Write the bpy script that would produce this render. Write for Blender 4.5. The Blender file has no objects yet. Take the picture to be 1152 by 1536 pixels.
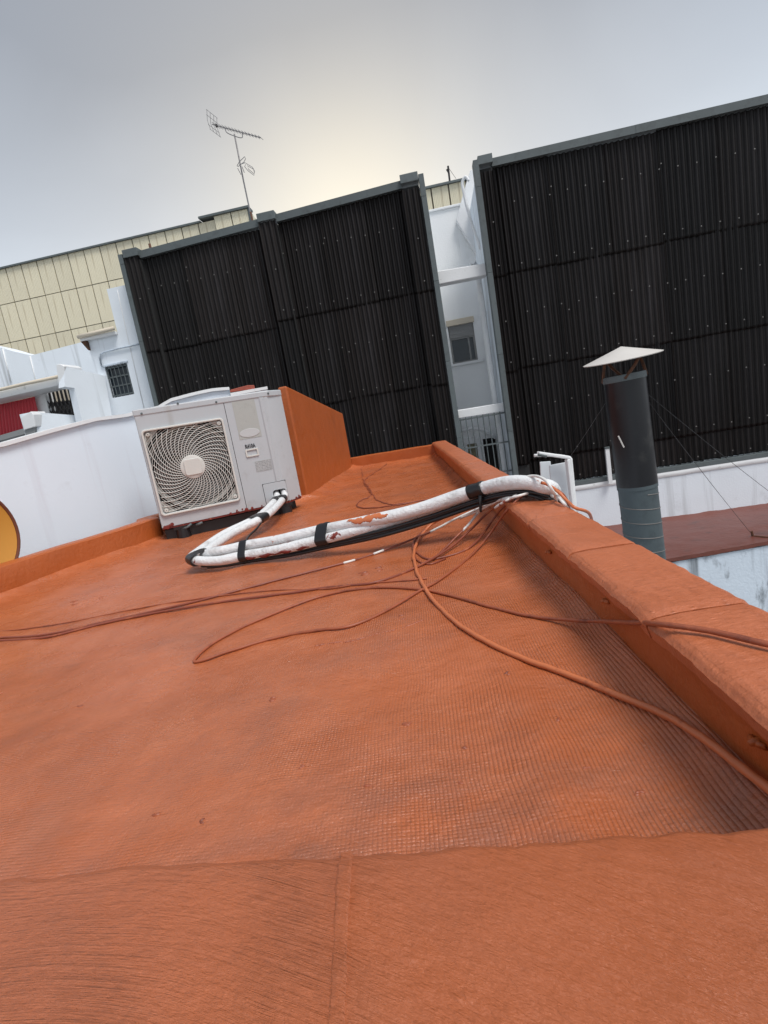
import bpy, bmesh, math, random
from mathutils import Vector as V, Matrix, noise
random.seed(7)
S = bpy.context.scene
COL = S.collection
PI = math.pi

# ------------------------------------------------------------------ camera
F, CX, CY, W_PX = 800., 576., 768., 1152.
ROLL, PITCH, CAMZ = math.radians(9.95), math.radians(9.97), 0.5
fw = V((0, math.cos(PITCH), -math.sin(PITCH)))
up0 = V((0, math.sin(PITCH), math.cos(PITCH)))
r0 = V((1, 0, 0))
cr, sr = math.cos(ROLL), math.sin(ROLL)
cam_d = bpy.data.cameras.new('camera')
cam = bpy.data.objects.new('camera', cam_d)
COL.objects.link(cam)
cx_, cy_, cz_ = r0*cr - up0*sr, r0*sr + up0*cr, -fw
cam.matrix_world = Matrix(((cx_.x, cy_.x, cz_.x, 0), (cx_.y, cy_.y, cz_.y, 0), (cx_.z, cy_.z, cz_.z, CAMZ), (0, 0, 0, 1)))
cam_d.sensor_fit = 'HORIZONTAL'
cam_d.sensor_width = 36
cam_d.lens = F/W_PX*36
cam_d.clip_start = 0.02
cam_d.clip_end = 3000
S.camera = cam

# ------------------------------------------------------------------ sky, sun, exposure
S.view_settings.view_transform = 'Standard'
S.view_settings.look = 'None'
S.view_settings.gamma = 1
S.view_settings.use_curve_mapping = False
S.view_settings.exposure = 0.2
SUN_AZ, SUN_EL = math.radians(138), math.radians(60)      # azimuth clockwise from +Y
wd = bpy.data.worlds.new('World')
S.world = wd
wd.use_nodes = True
nt = wd.node_tree
nt.nodes.clear()
def wn(t): return nt.nodes.new(t)
def wl(a, b): nt.links.new(a, b)
def wmath(op, a, b=None):
    n = wn('ShaderNodeMath'); n.operation = op
    for i, s in enumerate((a, b)):
        if s is None: continue
        if isinstance(s, (int, float)): n.inputs[i].default_value = s
        else: wl(s, n.inputs[i])
    return n.outputs[0]
sky = wn('ShaderNodeTexSky')
sky.sky_type = 'NISHITA'
sky.sun_disc = False
sky.sun_elevation = SUN_EL
sky.sun_rotation = SUN_AZ
sky.dust_density = 5
bg1 = wn('ShaderNodeBackground')
wl(sky.outputs[0], bg1.inputs[0])
bg1.inputs[1].default_value = 0.03
tc = wn('ShaderNodeTexCoord')
nrm = wn('ShaderNodeVectorMath'); nrm.operation = 'NORMALIZE'
wl(tc.outputs['Generated'], nrm.inputs[0])
sep = wn('ShaderNodeSeparateXYZ')
wl(nrm.outputs[0], sep.inputs[0])
cl = wn('ShaderNodeTexNoise')
cl.inputs['Scale'].default_value = 2.2
cl.inputs['Detail'].default_value = 5
cl.inputs['Distortion'].default_value = .6
wl(nrm.outputs[0], cl.inputs['Vector'])
zz = wmath('ADD', sep.outputs[2], wmath('MULTIPLY', wmath('SUBTRACT', cl.outputs[0], .5), .15))
ramp = wn('ShaderNodeValToRGB')
wl(zz, ramp.inputs[0])
els = ramp.color_ramp.elements
stops = [(0.0, (.76, .84, .90)), (.20, (.61, .67, .725)), (.36, (.40, .44, .49)), (.54, (.222, .253, .298)), (.75, (.205, .233, .275)), (1.0, (.235, .262, .30))]
els[0].position, els[0].color = stops[0][0], (*stops[0][1], 1)
els[1].position, els[1].color = stops[-1][0], (*stops[-1][1], 1)
for p_, c_ in stops[1:-1]:
    e_ = els.new(p_); e_.color = (*c_, 1)
gl = V((0.03, 0.95, 0.30)).normalized()                   # the bright veil low over the roofs
dt = wn('ShaderNodeVectorMath'); dt.operation = 'DOT_PRODUCT'
wl(nrm.outputs[0], dt.inputs[0])
dt.inputs[1].default_value = gl
dpos = wmath('MAXIMUM', dt.outputs['Value'], 0.0)
def glow(power, col):
    g = wmath('POWER', dpos, power)
    m = wn('ShaderNodeMix'); m.data_type = 'RGBA'
    m.inputs['A'].default_value = (0, 0, 0, 1)
    m.inputs['B'].default_value = (*col, 1)
    wl(g, m.inputs['Factor'])
    return m.outputs['Result']
def wadd(a, b):
    n = wn('ShaderNodeVectorMath'); n.operation = 'ADD'
    wl(a, n.inputs[0]); wl(b, n.inputs[1])
    return n.outputs[0]
tot = wadd(wadd(ramp.outputs[0], glow(8, (.20, .15, .075))), glow(60, (.28, .20, .05)))
bg2 = wn('ShaderNodeBackground')
wl(tot, bg2.inputs[0])
bg2.inputs[1].default_value = 1.0
ads = wn('ShaderNodeAddShader')
wl(bg1.outputs[0], ads.inputs[0]); wl(bg2.outputs[0], ads.inputs[1])
wo = wn('ShaderNodeOutputWorld')
wl(ads.outputs[0], wo.inputs[0])

sl = bpy.data.lights.new('sun', 'SUN')
sl.energy = 2.3
sl.angle = math.radians(24)
sl.color = (1, .985, .965)
so = bpy.data.objects.new('sun', sl)
COL.objects.link(so)
sdir = V((math.sin(SUN_AZ)*math.cos(SUN_EL), math.cos(SUN_AZ)*math.cos(SUN_EL), math.sin(SUN_EL)))
so.rotation_euler = (-sdir).to_track_quat('-Z', 'Y').to_euler()
so.location = (0, 0, 30)

# ------------------------------------------------------------------ pixel -> place
def ray(x, y):
    u, v = x-CX, y-CY
    return fw*F + r0*(u*cr - v*sr) - up0*(u*sr + v*cr)
CAMP = V((0, 0, CAMZ))
def onz(x, y, z):
    d = ray(x, y); return CAMP + d*((z-CAMZ)/d.z)
def onp(x, y, P, n):
    d = ray(x, y); return CAMP + d*((V(P)-CAMP).dot(n)/d.dot(n))
def ony(x, y, Y):
    return onp(x, y, (0, Y, 0), V((0, 1, 0)))

# ------------------------------------------------------------------ mesh helpers
def chain(o):
    m = o.matrix_basis.copy()
    while o.parent: o = o.parent; m = o.matrix_basis @ m
    return m
class MB:
    def __init__(self): self.v, self.f = [], []
    def add(self, vs, fs):
        o = len(self.v)
        self.v += [V(p) for p in vs]
        self.f += [tuple(i+o for i in f) for f in fs]
        return self
    def box(self, x0, x1, y0, y1, z0, z1):
        return self.add([(x0,y0,z0),(x1,y0,z0),(x1,y1,z0),(x0,y1,z0),(x0,y0,z1),(x1,y0,z1),(x1,y1,z1),(x0,y1,z1)],
                        [(0,3,2,1),(4,5,6,7),(0,1,5,4),(1,2,6,5),(2,3,7,6),(3,0,4,7)])
    def prism(self, poly, vec):           # poly: 3-D points of one planar face, extruded along vec
        n = len(poly); vec = V(vec)
        a = [V(p) for p in poly]
        nr = V((0,0,0))
        for i in range(n): nr += a[i].cross(a[(i+1) % n])
        if nr.dot(vec) > 0: a.reverse()
        return self.add(a + [p+vec for p in a],
                        [tuple(range(n)), tuple(range(2*n-1, n-1, -1))] + [(i+n, (i+1) % n+n, (i+1) % n, i) for i in range(n)])
    def xz(self, poly, y0, y1):
        return self.prism([(p[0], y0, p[1]) for p in poly], (0, y1-y0, 0))
    def tube(self, pts, r, n=8, closed=False, cap=True):
        pts = [V(p) for p in pts]; m = len(pts)
        rr = r if callable(r) else (lambda t: r)
        vs, fs = [], []
        nrm_ = None
        for i in range(m):
            if closed: t = pts[(i+1) % m]-pts[i-1]
            else: t = pts[min(i+1, m-1)]-pts[max(i-1, 0)]
            if t.length < 1e-9: t = V((0,0,1))
            t.normalize()
            if nrm_ is None:
                nrm_ = t.orthogonal().normalized()
            else:
                nrm_ = (nrm_ - t*nrm_.dot(t))
                nrm_ = nrm_.normalized() if nrm_.length > 1e-6 else t.orthogonal().normalized()
            b = t.cross(nrm_)
            R = rr(i/max(1, m-1))
            for k in range(n):
                a = 2*PI*k/n
                vs.append(pts[i] + (nrm_*math.cos(a)+b*math.sin(a))*R)
        for i in range(m if closed else m-1):
            j = (i+1) % m
            for k in range(n):
                k2 = (k+1) % n
                fs.append((i*n+k, i*n+k2, j*n+k2, j*n+k))
        if cap and not closed:
            fs.append(tuple(range(n-1, -1, -1))); fs.append(tuple((m-1)*n+k for k in range(n)))
        return self.add(vs, fs)
    def lathe(self, prof, n=24, M=None, cap=True):   # prof: (r, z) from bottom up
        M = M or Matrix.Identity(4)
        vs, fs = [], []
        for r, z in prof:
            for k in range(n):
                a = 2*PI*k/n
                vs.append(M @ V((r*math.cos(a), r*math.sin(a), z)))
        for i in range(len(prof)-1):
            for k in range(n):
                k2 = (k+1) % n
                fs.append((i*n+k, i*n+k2, (i+1)*n+k2, (i+1)*n+k))
        if cap and prof[0][0] > 1e-6: fs.append(tuple(range(n-1, -1, -1)))
        if cap and prof[-1][0] > 1e-6: fs.append(tuple((len(prof)-1)*n+k for k in range(n)))
        return self.add(vs, fs)
    def grid(self, fn, nu, nv, flip=False):
        vs = [fn(i/nu, j/nv) for j in range(nv+1) for i in range(nu+1)]
        fs = []
        for j in range(nv):
            for i in range(nu):
                a = j*(nu+1)+i
                q = (a, a+1, a+nu+2, a+nu+1)
                fs.append(q[::-1] if flip else q)
        return self.add(vs, fs)
    def mesh(self, name, mat, smooth=False, M=None):
        me = bpy.data.meshes.new(name)
        vs = [M @ p for p in self.v] if M else self.v
        me.from_pydata([tuple(p) for p in vs], [], self.f)
        if smooth is True:
            me.polygons.foreach_set('use_smooth', [True]*len(me.polygons))
        me.materials.append(mat)
        me.update()
        if smooth not in (True, False):
            me.polygons.foreach_set('use_smooth', [True]*len(me.polygons))
            me.set_sharp_from_angle(angle=math.radians(smooth))
        return me
    def build(self, name, mat, parent=None, world=False, smooth=False, bevel=0, **kw):
        """one mesh object. With a parent, coordinates are the parent's own unless world=True."""
        M = chain(parent).inverted() if (parent and world) else None
        o = bpy.data.objects.new(name, self.mesh(name, mat, smooth, M))
        COL.objects.link(o)
        if parent: o.parent = parent
        if bevel:
            b = o.modifiers.new('bevel', 'BEVEL'); b.width = bevel; b.segments = 2; b.limit_method = 'ANGLE'; b.angle_limit = math.radians(40)
        for k, v in kw.items(): o[k] = v
        return o
def thing(name, label, cat, loc=(0,0,0), rotz=0, group=None):
    o = bpy.data.objects.new(name, None)
    o.empty_display_size = .1
    COL.objects.link(o)
    o.matrix_basis = Matrix.Translation(V(loc)) @ Matrix.Rotation(rotz, 4, 'Z')
    o['label'] = label; o['category'] = cat
    if group: o['group'] = group
    return o
def tag(o, label, cat, group=None):
    o['label'] = label; o['category'] = cat
    if group: o['group'] = group
    return o
def spline(pts, sub=10):
    pts = [V(p) for p in pts]
    P = [pts[0]*2-pts[1]] + pts + [pts[-1]*2-pts[-2]]
    out = []
    for i in range(1, len(P)-2):
        a, b, c, d = P[i-1:i+3]
        for k in range(sub):
            t = k/sub
            out.append(.5*((2*b) + (c-a)*t + (2*a-5*b+4*c-d)*t*t + (3*b-a-3*c+d)*t**3))
    out.append(pts[-1])
    return out
def fbm(p, s, o=3):
    return noise.fractal(V(p)*s, .6, 2.1, o)

# ------------------------------------------------------------------ materials
class NB:
    def __init__(self, name):
        self.m = bpy.data.materials.new(name); self.m.use_nodes = True
        self.t = self.m.node_tree; self.t.nodes.clear()
        self.out = self.t.nodes.new('ShaderNodeOutputMaterial')
        self.b = self.t.nodes.new('ShaderNodeBsdfPrincipled')
        self.t.links.new(self.b.outputs[0], self.out.inputs[0])
        self.tc = self.t.nodes.new('ShaderNodeTexCoord').outputs['Object']
    def set(self, sock, v):
        if isinstance(v, bpy.types.NodeSocket): self.t.links.new(v, sock)
        elif isinstance(v, (tuple, list)) and len(v) == 3 and sock.type == 'RGBA': sock.default_value = (*v, 1)
        else: sock.default_value = v
    def math(self, op, a, b=0, c=None):
        n = self.t.nodes.new('ShaderNodeMath'); n.operation = op
        self.set(n.inputs[0], a); self.set(n.inputs[1], b)
        if c is not None: self.set(n.inputs[2], c)
        return n.outputs[0]
    def vec(self, op, a, b):
        n = self.t.nodes.new('ShaderNodeVectorMath'); n.operation = op
        self.set(n.inputs[0], a); self.set(n.inputs[1], b)
        return n.outputs[0]
    def map(self, scale=(1,1,1), loc=(0,0,0), rot=(0,0,0), v=None):
        n = self.t.nodes.new('ShaderNodeMapping')
        self.set(n.inputs[0], v if v is not None else self.tc)
        n.inputs['Scale'].default_value = scale; n.inputs['Location'].default_value = loc; n.inputs['Rotation'].default_value = rot
        return n.outputs[0]
    def noise(self, scale, detail=4, v=None, rough=.55, dist=0, col=False):
        n = self.t.nodes.new('ShaderNodeTexNoise')
        self.set(n.inputs['Vector'], v if v is not None else self.tc)
        n.inputs['Scale'].default_value = scale; n.inputs['Detail'].default_value = detail
        n.inputs['Roughness'].default_value = rough; n.inputs['Distortion'].default_value = dist
        return n.outputs[1 if col else 0]
    def vor(self, scale, v=None, feat='F1'):
        n = self.t.nodes.new('ShaderNodeTexVoronoi'); n.feature = feat
        self.set(n.inputs['Vector'], v if v is not None else self.tc)
        n.inputs['Scale'].default_value = scale
        return n.outputs['Distance']
    def rng(self, v, a, b, c=0., d=1.):
        n = self.t.nodes.new('ShaderNodeMapRange')
        self.set(n.inputs[0], v)
        for i, q in enumerate((a, b, c, d)): n.inputs[i+1].default_value = q
        return n.outputs[0]
    def mix(self, f, a, b):
        n = self.t.nodes.new('ShaderNodeMix'); n.data_type = 'RGBA'
        self.set(n.inputs['Factor'], f); self.set(n.inputs['A'], a); self.set(n.inputs['B'], b)
        return n.outputs['Result']
    def xyz(self, v=None):
        n = self.t.nodes.new('ShaderNodeSeparateXYZ'); self.set(n.inputs[0], v if v is not None else self.tc)
        return n.outputs
    def bump(self, h, strength, dist):
        n = self.t.nodes.new('ShaderNodeBump')
        n.inputs['Strength'].default_value = strength; n.inputs['Distance'].default_value = dist
        self.set(n.inputs['Height'], h)
        self.t.links.new(n.outputs[0], self.b.inputs['Normal'])
    def fin(self, col, rough=.6, metal=0., spec=.5):
        self.set(self.b.inputs['Base Color'], col)
        self.set(self.b.inputs['Roughness'], rough)
        self.set(self.b.inputs['Metallic'], metal)
        self.set(self.b.inputs['Specular IOR Level'], spec)
        return self.m
def sc(c, k): return tuple(min(1, x*k) for x in c)
def rnd_hue(nb, col, amt):                # small per-object brightness change
    oi = nb.t.nodes.new('ShaderNodeObjectInfo')
    f = nb.rng(oi.outputs['Random'], 0, 1, 1-amt, 1+amt)
    n = nb.t.nodes.new('ShaderNodeVectorMath'); n.operation = 'SCALE'
    nb.set(n.inputs[0], col); nb.set(n.inputs['Scale'], f)
    return n.outputs[0]

def pm(name, col, rough=.6, var=.12, vs=3., dirt=None, bump=None, metal=0., spec=.5, rnd=0., streak=None, chip=None):
    """painted or bare surface: patchy colour, dirt, run marks, chips, fine relief"""
    n = NB(name)
    c = n.mix(n.noise(vs, 5), sc(col, 1-var), sc(col, 1+var))
    if dirt:
        dc, lo, hi, ds = dirt[:4]
        st = dirt[4] if len(dirt) > 4 else (1, 1, 1)
        f = n.rng(n.noise(ds, 7, n.map(st), .65), lo, hi)
        c = n.mix(f, c, dc)
    if streak:
        dc, lo, hi, ds = streak
        f = n.rng(n.noise(ds, 5, n.map((1, 1, .05)), .6), lo, hi)
        c = n.mix(f, c, dc)
    if chip:
        dc, lo, ds = chip[:3]
        st = chip[3] if len(chip) > 3 else (1, 1, 1)
        f = n.rng(n.noise(ds, 6, n.map(st, (3, 1, 2)), .6), lo, lo+.015)
        c = n.mix(f, c, dc)
    if rnd: c = rnd_hue(n, c, rnd)
    if bump:
        n.bump(n.noise(bump[0], 6, None, .6), bump[1], bump[2])
    return n.fin(c, rough, metal, spec)

# orange waterproofing paint
ORA = (.47, .124, .039)
def orange_base(n, scale=1.):
    big = n.noise(1.6*scale, 5, None, .6)
    c = n.mix(n.rng(big, .3, .7), sc(ORA, .90), sc(ORA, 1.08))
    c = n.mix(n.rng(n.noise(9*scale, 7, None, .65), .42, .68, 0, .65), c, (.55, .168, .068))
    c = n.mix(n.rng(n.noise(3.1*scale, 7, n.map((1,1,1), (5,2,0)), .65), .50, .72, 0, .6), c, (.30, .105, .058))
    sp = n.math('MULTIPLY', n.rng(n.vor(28*scale, n.vec('ADD', n.tc, n.noise(9, 2, None, .5, 0, True))), .05, .085, 1, 0), n.rng(n.noise(2.3, 3), .5, .58))
    c = n.mix(n.math('MULTIPLY', sp, .85), c, (.16, .05, .025))
    return c
def mat_membrane():
    n = NB('orange_membrane')
    c = orange_base(n)
    w = n.vec('ADD', n.tc, n.vec('SCALE', n.noise(2.2, 3, None, .5, 0, True), (0,0,0)))
    sN = w.node; sN.inputs[1].default_value = (0,0,0)
    warp = n.t.nodes.new('ShaderNodeVectorMath'); warp.operation = 'SCALE'
    n.set(warp.inputs[0], n.noise(2.2, 3, None, .5, 0, True)); warp.inputs['Scale'].default_value = .05
    w2 = n.vec('ADD', n.tc, warp.outputs[0])
    xyz = n.xyz(n.map((1,1,1), (0,0,0), (0,0,math.radians(4)), w2))
    k = 2*PI/.0059
    gx = n.math('POWER', n.math('ABSOLUTE', n.math('SINE', n.math('MULTIPLY', xyz[0], k/2))), .7)
    gy = n.math('POWER', n.math('ABSOLUTE', n.math('SINE', n.math('MULTIPLY', xyz[1], k/2))), .7)
    px_ = n.xyz()[0]
    wgx = n.rng(px_, -.55, .10, .25, 1.15)
    wgy = n.rng(px_, -.15, .22, .95, .12)
    weave = n.math('ADD', n.math('MULTIPLY', gx, wgx), n.math('MULTIPLY', gy, wgy))
    m1 = n.rng(n.noise(2.1, 4, n.map((1,1,1), (1,7,0))), .37, .58, .20, 1)
    # rib marks are stronger where the cloth lies along the right parapet
    side = n.math('MULTIPLY', n.rng(n.xyz()[0], -.10, .25, 0, .95), n.rng(n.noise(4.5, 4, None, .6), .36, .56, .25, 1))
    m = n.math('MAXIMUM', m1, side)
    h = n.math('MULTIPLY', weave, n.math('MULTIPLY', m, .0013))
    h = n.math('ADD', h, n.math('MULTIPLY', n.noise(75, 6, None, .7), .0034))
    h = n.math('ADD', h, n.math('MULTIPLY', n.noise(260, 3, None, .6), .0008))
    h = n.math('ADD', h, n.math('MULTIPLY', n.noise(14, 5, n.map((.5, 1, 1), (0,0,0), (0,0,.3)), .6), .009))
    # hair-thin wrinkle lines
    wr = n.math('ABSOLUTE', n.math('SUBTRACT', n.noise(4, 5, n.map((1, 2.2, 1)), .55, .4), .5))
    h = n.math('ADD', h, n.math('MULTIPLY', n.rng(wr, 0, .008, .0007, 0), n.rng(n.noise(1.7, 3), .5, .62)))
    n.bump(h, 1.0, 1.0)
    c = n.mix(n.math('MULTIPLY', n.rng(weave, .2, .75, .30, 0), m), c, (.22, .060, .025))  # valleys of the weave darkened in colour, painted shade between the ribs
    xy = n.xyz()
    # dust and grime trodden in beside the near ledge
    near_ = n.rng(n.math('ADD', xy[1], n.math('MULTIPLY', n.noise(3.5, 4), .5)), .62, 1.15, .75, 0)
    c = n.mix(n.math('MULTIPLY', near_, n.rng(n.noise(9, 6, n.map((1, 1.6, 1))), .35, .62)), c, (.27, .105, .062))
    r = n.rng(n.noise(4, 5), .35, .7, .17, .42)
    return n.fin(c, r, 0, .75)
def mat_brushed(name, ax):
    n = NB(name)
    c = orange_base(n, 1.4)
    c = n.mix(.6, c, (.44, .118, .040) if ax == 'x' else (.50, .145, .060))
    if ax == 'x':
        q0 = n.xyz()
        xx = n.math('MAXIMUM', n.math('SUBTRACT', q0[0], .06), 0)
        yy = n.math('ADD', q0[1], n.math('MULTIPLY', n.math('MULTIPLY', xx, xx), 1.1))
        cb = n.t.nodes.new('ShaderNodeCombineXYZ')
        n.set(cb.inputs[0], q0[0]); n.set(cb.inputs[1], yy); n.set(cb.inputs[2], q0[2])
        n.tc = cb.outputs[0]
    wx = n.t.nodes.new('ShaderNodeVectorMath'); wx.operation = 'SCALE'
    n.set(wx.inputs[0], n.noise(3.2, 2, None, .4, 0, True)); wx.inputs['Scale'].default_value = .05 if ax == 'x' else .03
    w = n.vec('ADD', n.tc, wx.outputs[0])
    s = (4, 300, 60) if ax == 'x' else (60, 22, 60)
    st = n.noise(1, 5, n.map(s, v=w), .62)
    st2 = n.noise(1, 4, n.map(tuple(q*2.6 for q in s), v=w), .6)
    m = n.rng(n.noise(4.2, 4, n.map((1,1,1), (2,1,0))), .35, .62, .25, 1.)
    if ax == 'x': m = n.math('MULTIPLY', m, n.math('MULTIPLY', n.rng(n.math('ADD', n.xyz()[0], n.math('MULTIPLY', n.noise(6, 3), .2)), .36, .52, 1., .10), n.rng(n.noise(7, 4, None, .6), .34, .58, .25, 1)))
    h = n.math('MULTIPLY', n.math('ADD', st, n.math('MULTIPLY', st2, .5)), n.math('MULTIPLY', m, .0062 if ax == 'x' else .0024))
    h = n.math('ADD', h, n.math('MULTIPLY', n.noise(55, 6, n.map((1, 2, 1)), .68), .0058 if ax == 'x' else .0030))
    h = n.math('ADD', h, n.math('MULTIPLY', n.rng(n.vor(42, n.map((1, 1.6, 1))), .0, .22, .0022, 0), n.rng(n.noise(5, 3), .48, .6)))
    # crossing scratches
    sx = n.math('ABSOLUTE', n.math('SUBTRACT', n.noise(7, 3, n.map((1, .55, 1), rot=(0,0,.7)), .5, .5), .5))
    h = n.math('ADD', h, n.math('MULTIPLY', n.rng(sx, 0, .008, .0014, 0), n.rng(n.noise(3), .5, .6)))
    n.bump(h, 1.0, 1.0)
    c = n.mix(n.math('MULTIPLY', n.rng(st, .32, .52, .26, 0), m), c, (.22, .060, .024))  # stroke grooves darkened in colour, shade painted into the relief
    c = n.mix(n.math('MULTIPLY', n.rng(st, .52, .70, 0, .5), m), c, (.52, .165, .078))  # painted highlight: stroke ridges lightened in colour
    return n.fin(c, n.rng(n.noise(8, 4), .3, .7, .27, .46), 0, .6)
def mat_orange_wall():
    n = NB('orange_wall_paint')
    c = orange_base(n, 1.2)
    c = n.mix(.7, c, (.38, .084, .009))
    h = n.math('MULTIPLY', n.noise(60, 6, None, .62), .0035)
    h = n.math('ADD', h, n.math('MULTIPLY', n.noise(9, 5, n.map((1,1,.35)), .55), .006))
    n.bump(h, 1, 1)
    return n.fin(c, n.rng(n.noise(5, 4), .3, .7, .36, .55), 0, .5)

m_mem = mat_membrane()
m_near = mat_brushed('orange_brushed_coping', 'x')
m_cop = mat_brushed('orange_coping', 'y')
m_owall = mat_orange_wall()
m_white = pm('white_wall_paint', (.77, .82, .865), .75, .05, 2, ((.45, .47, .48), .62, .9, 2.2, (1,1,1)), (38, .5, .006), streak=((.40,.42,.43), .54, .8, 5))
m_white2 = pm('white_plaster', (.75, .825, .895), .8, .035, 3, ((.55, .58, .62), .62, .95, 3.), (60, .4, .0025), streak=((.60,.60,.66), .58, .9, 6))
m_white3 = pm('courtyard_white', (.85, .86, .855), .8, .04, 2, ((.5, .5, .48), .62, .9, 2.2), (38, .5, .006), streak=((.55, .55, .52), .62, .85, 7))
m_trim = pm('white_trim', (.76, .77, .77), .6, .05, 5, ((.4,.4,.38), .62, .8, 9), (40, .4, .004))
m_grime = pm('stained_white_wall', (.60, .68, .76), .8, .08, 2, ((.05, .055, .06), .56, .70, 3.2, (1,1,.5)), (25, .5, .01), streak=((.10,.11,.12), .52, .72, 4))
m_cream = pm('cream_wall', (.62, .55, .44), .7, .08, 3, ((.35,.32,.28), .6, .8, 3))
m_yel = pm('yellow_cladding', (.74, .685, .52), .55, .05, .8, ((.42,.36,.25), .6, .85, 1.5), rnd=.05, streak=((.45,.38,.26), .6, .8, 5))
m_joint = pm('dark_joint', (.16, .14, .11), .8)
m_black = pm('black_bitumen_sheet', (.0085, .0062, .0056), .48, .35, 2, ((.019, .0165, .017), .50, .75, 3, (1,1,.12)), (60, .4, .003), rnd=.5, spec=.27, streak=((.018,.0155,.016), .58, .8, 5))
m_dark = pm('dark_backing', (.02, .02, .02), .9)
m_galv = pm('grey_flashing', (.098, .117, .120), .6, .15, 4, ((.07,.08,.08), .52, .75, 9), (50, .3, .003), rnd=.12)
m_screw = pm('screw_head', (.15, .143, .135), .45, .3, 30)
m_ac = pm('air_conditioner_paint', (.455, .478, .495), .42, .03, 5, ((.33,.33,.32), .58, .85, 6), (90, .15, .001), streak=((.36,.355,.34), .6, .85, 9))
m_acb = pm('yellowed_plastic', (.60, .59, .55), .5, .05, 8, ((.42,.38,.30), .58, .8, 14))
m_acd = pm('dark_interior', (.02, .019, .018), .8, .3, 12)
m_fan = pm('grey_fan_plastic', (.10, .10, .10), .5, .2, 10)
m_badge = pm('faded_label', (.40, .41, .385), .5, .05, 20, ((.34,.345,.32), .55, .75, 30))
m_badge2 = pm('pale_badge', (.50, .51, .51), .4, .03, 20)
m_ink = pm('black_print', (.025, .025, .03), .6)
m_rubber = pm('black_tape', (.012, .012, .013), .38, .3, 20, None, (120, .4, .002))
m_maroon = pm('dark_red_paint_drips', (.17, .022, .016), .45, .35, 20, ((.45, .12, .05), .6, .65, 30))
m_pipe = pm('white_pipe_sleeve', (.72, .73, .73), .5, .05, 8, ((.34,.32,.30), .56, .8, 9), (40, .9, .010), chip=((.20, .03, .02), .665, 12))
m_pipe2 = pm('white_pipe_sleeve_chipped', (.72, .73, .73), .5, .05, 8, ((.40,.39,.37), .56, .8, 9), (40, .9, .010), chip=((.46, .13, .055), .66, 7, (1, 1, 1)))
m_cab_o = pm('orange_painted_cable', (.55, .16, .058), .44, .15, 12, ((.26, .065, .03), .6, .75, 18), (60, .5, .002))
m_cab_r = pm('red_brown_painted_cable', (.24, .062, .034), .45, .25, 9, ((.40, .12, .05), .55, .65, 14), (60, .5, .002))
m_cab_w = pm('white_cable', (.72, .71, .68), .42, .05, 9, None, None, chip=((.30, .07, .04), .63, 9))
m_cab_d = pm('orange_brown_cable', (.33, .088, .038), .46, .2, 10, ((.17, .045, .025), .52, .68, 16), (60, .5, .002))
m_cab_p = pm('patchy_painted_cable', (.27, .07, .036), .45, .2, 9, None, (60, .4, .002), chip=((.72, .71, .67), .565, 4.5))
m_wire = pm('steel_wire', (.03, .03, .032), .4, .2, 20, None, None, .5)
m_flue = pm('black_painted_flue', (.0065, .0072, .0098), .36, .2, 5, ((.035,.035,.034), .55, .8, 6), None, 0, .5)
m_duct = pm('spiral_duct_metal', (.085, .11, .12), .52, .2, 6, ((.055,.07,.078), .5, .75, 8), (40, .3, .002), .35)
m_cap = pm('pale_metal_cap', (.60, .57, .53), .5, .06, 5, ((.45,.41,.36), .6, .85, 9))
m_rust = pm('rusty_iron', (.10, .04, .018), .8, .4, 18, ((.03,.02,.015), .5, .7, 20), (90, .6, .003))
m_iron = pm('dark_iron', (.022, .018, .018), .5, .3, 10)
m_alu = pm('aluminium_tube', (.22, .21, .21), .5, .15, 10, None, None, .3)
m_red = pm('red_painted_metal', (.46, .014, .028), .45, .12, 5, None, None)
m_shut = pm('grey_shutter', (.27, .27, .265), .55, .08, 6)
m_glassd = pm('dark_window_pane', (.016, .026, .036), .12, .1, 3, None, None, 0, .35)
m_olive = pm('olive_panel', (.20, .18, .11), .6, .08, 6)
m_strip = pm('dark_red_roof_paint', (.155, .05, .036), .42, .12, 2, ((.05,.03,.028), .56, .78, 3, (1,1.6,1)), (14, .6, .012))
m_tile = pm('dull_red_tile', (.28, .06, .036), .7, .2, 10, None, (50, .5, .004))
m_dish = pm('mustard_painted_dish', (.50, .235, .03), .45, .08, 6, ((.34,.13,.02), .6, .85, 9))
m_dishrim = pm('brown_dish_rim', (.13, .035, .014), .6, .25, 10)
m_grd = pm('grey_concrete', (.22, .21, .20), .9, .12, .6, ((.12,.115,.11), .5, .75, 1.2), (8, .5, .02))
m_panelw = pm('white_sheet_metal', (.66, .70, .73), .4, .04, 5, ((.45,.46,.46), .6, .85, 8))
m_greyslab = pm('grey_slab', (.26, .27, .27), .85, .1, 6)

GZ = -4.2
# ------------------------------------------------------------------ the setting
g = MB().grid(lambda s, t: V((-900+1800*s, -900+1800*t, GZ)), 20, 20).build('ground', m_grd)
g['kind'] = 'structure'

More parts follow.
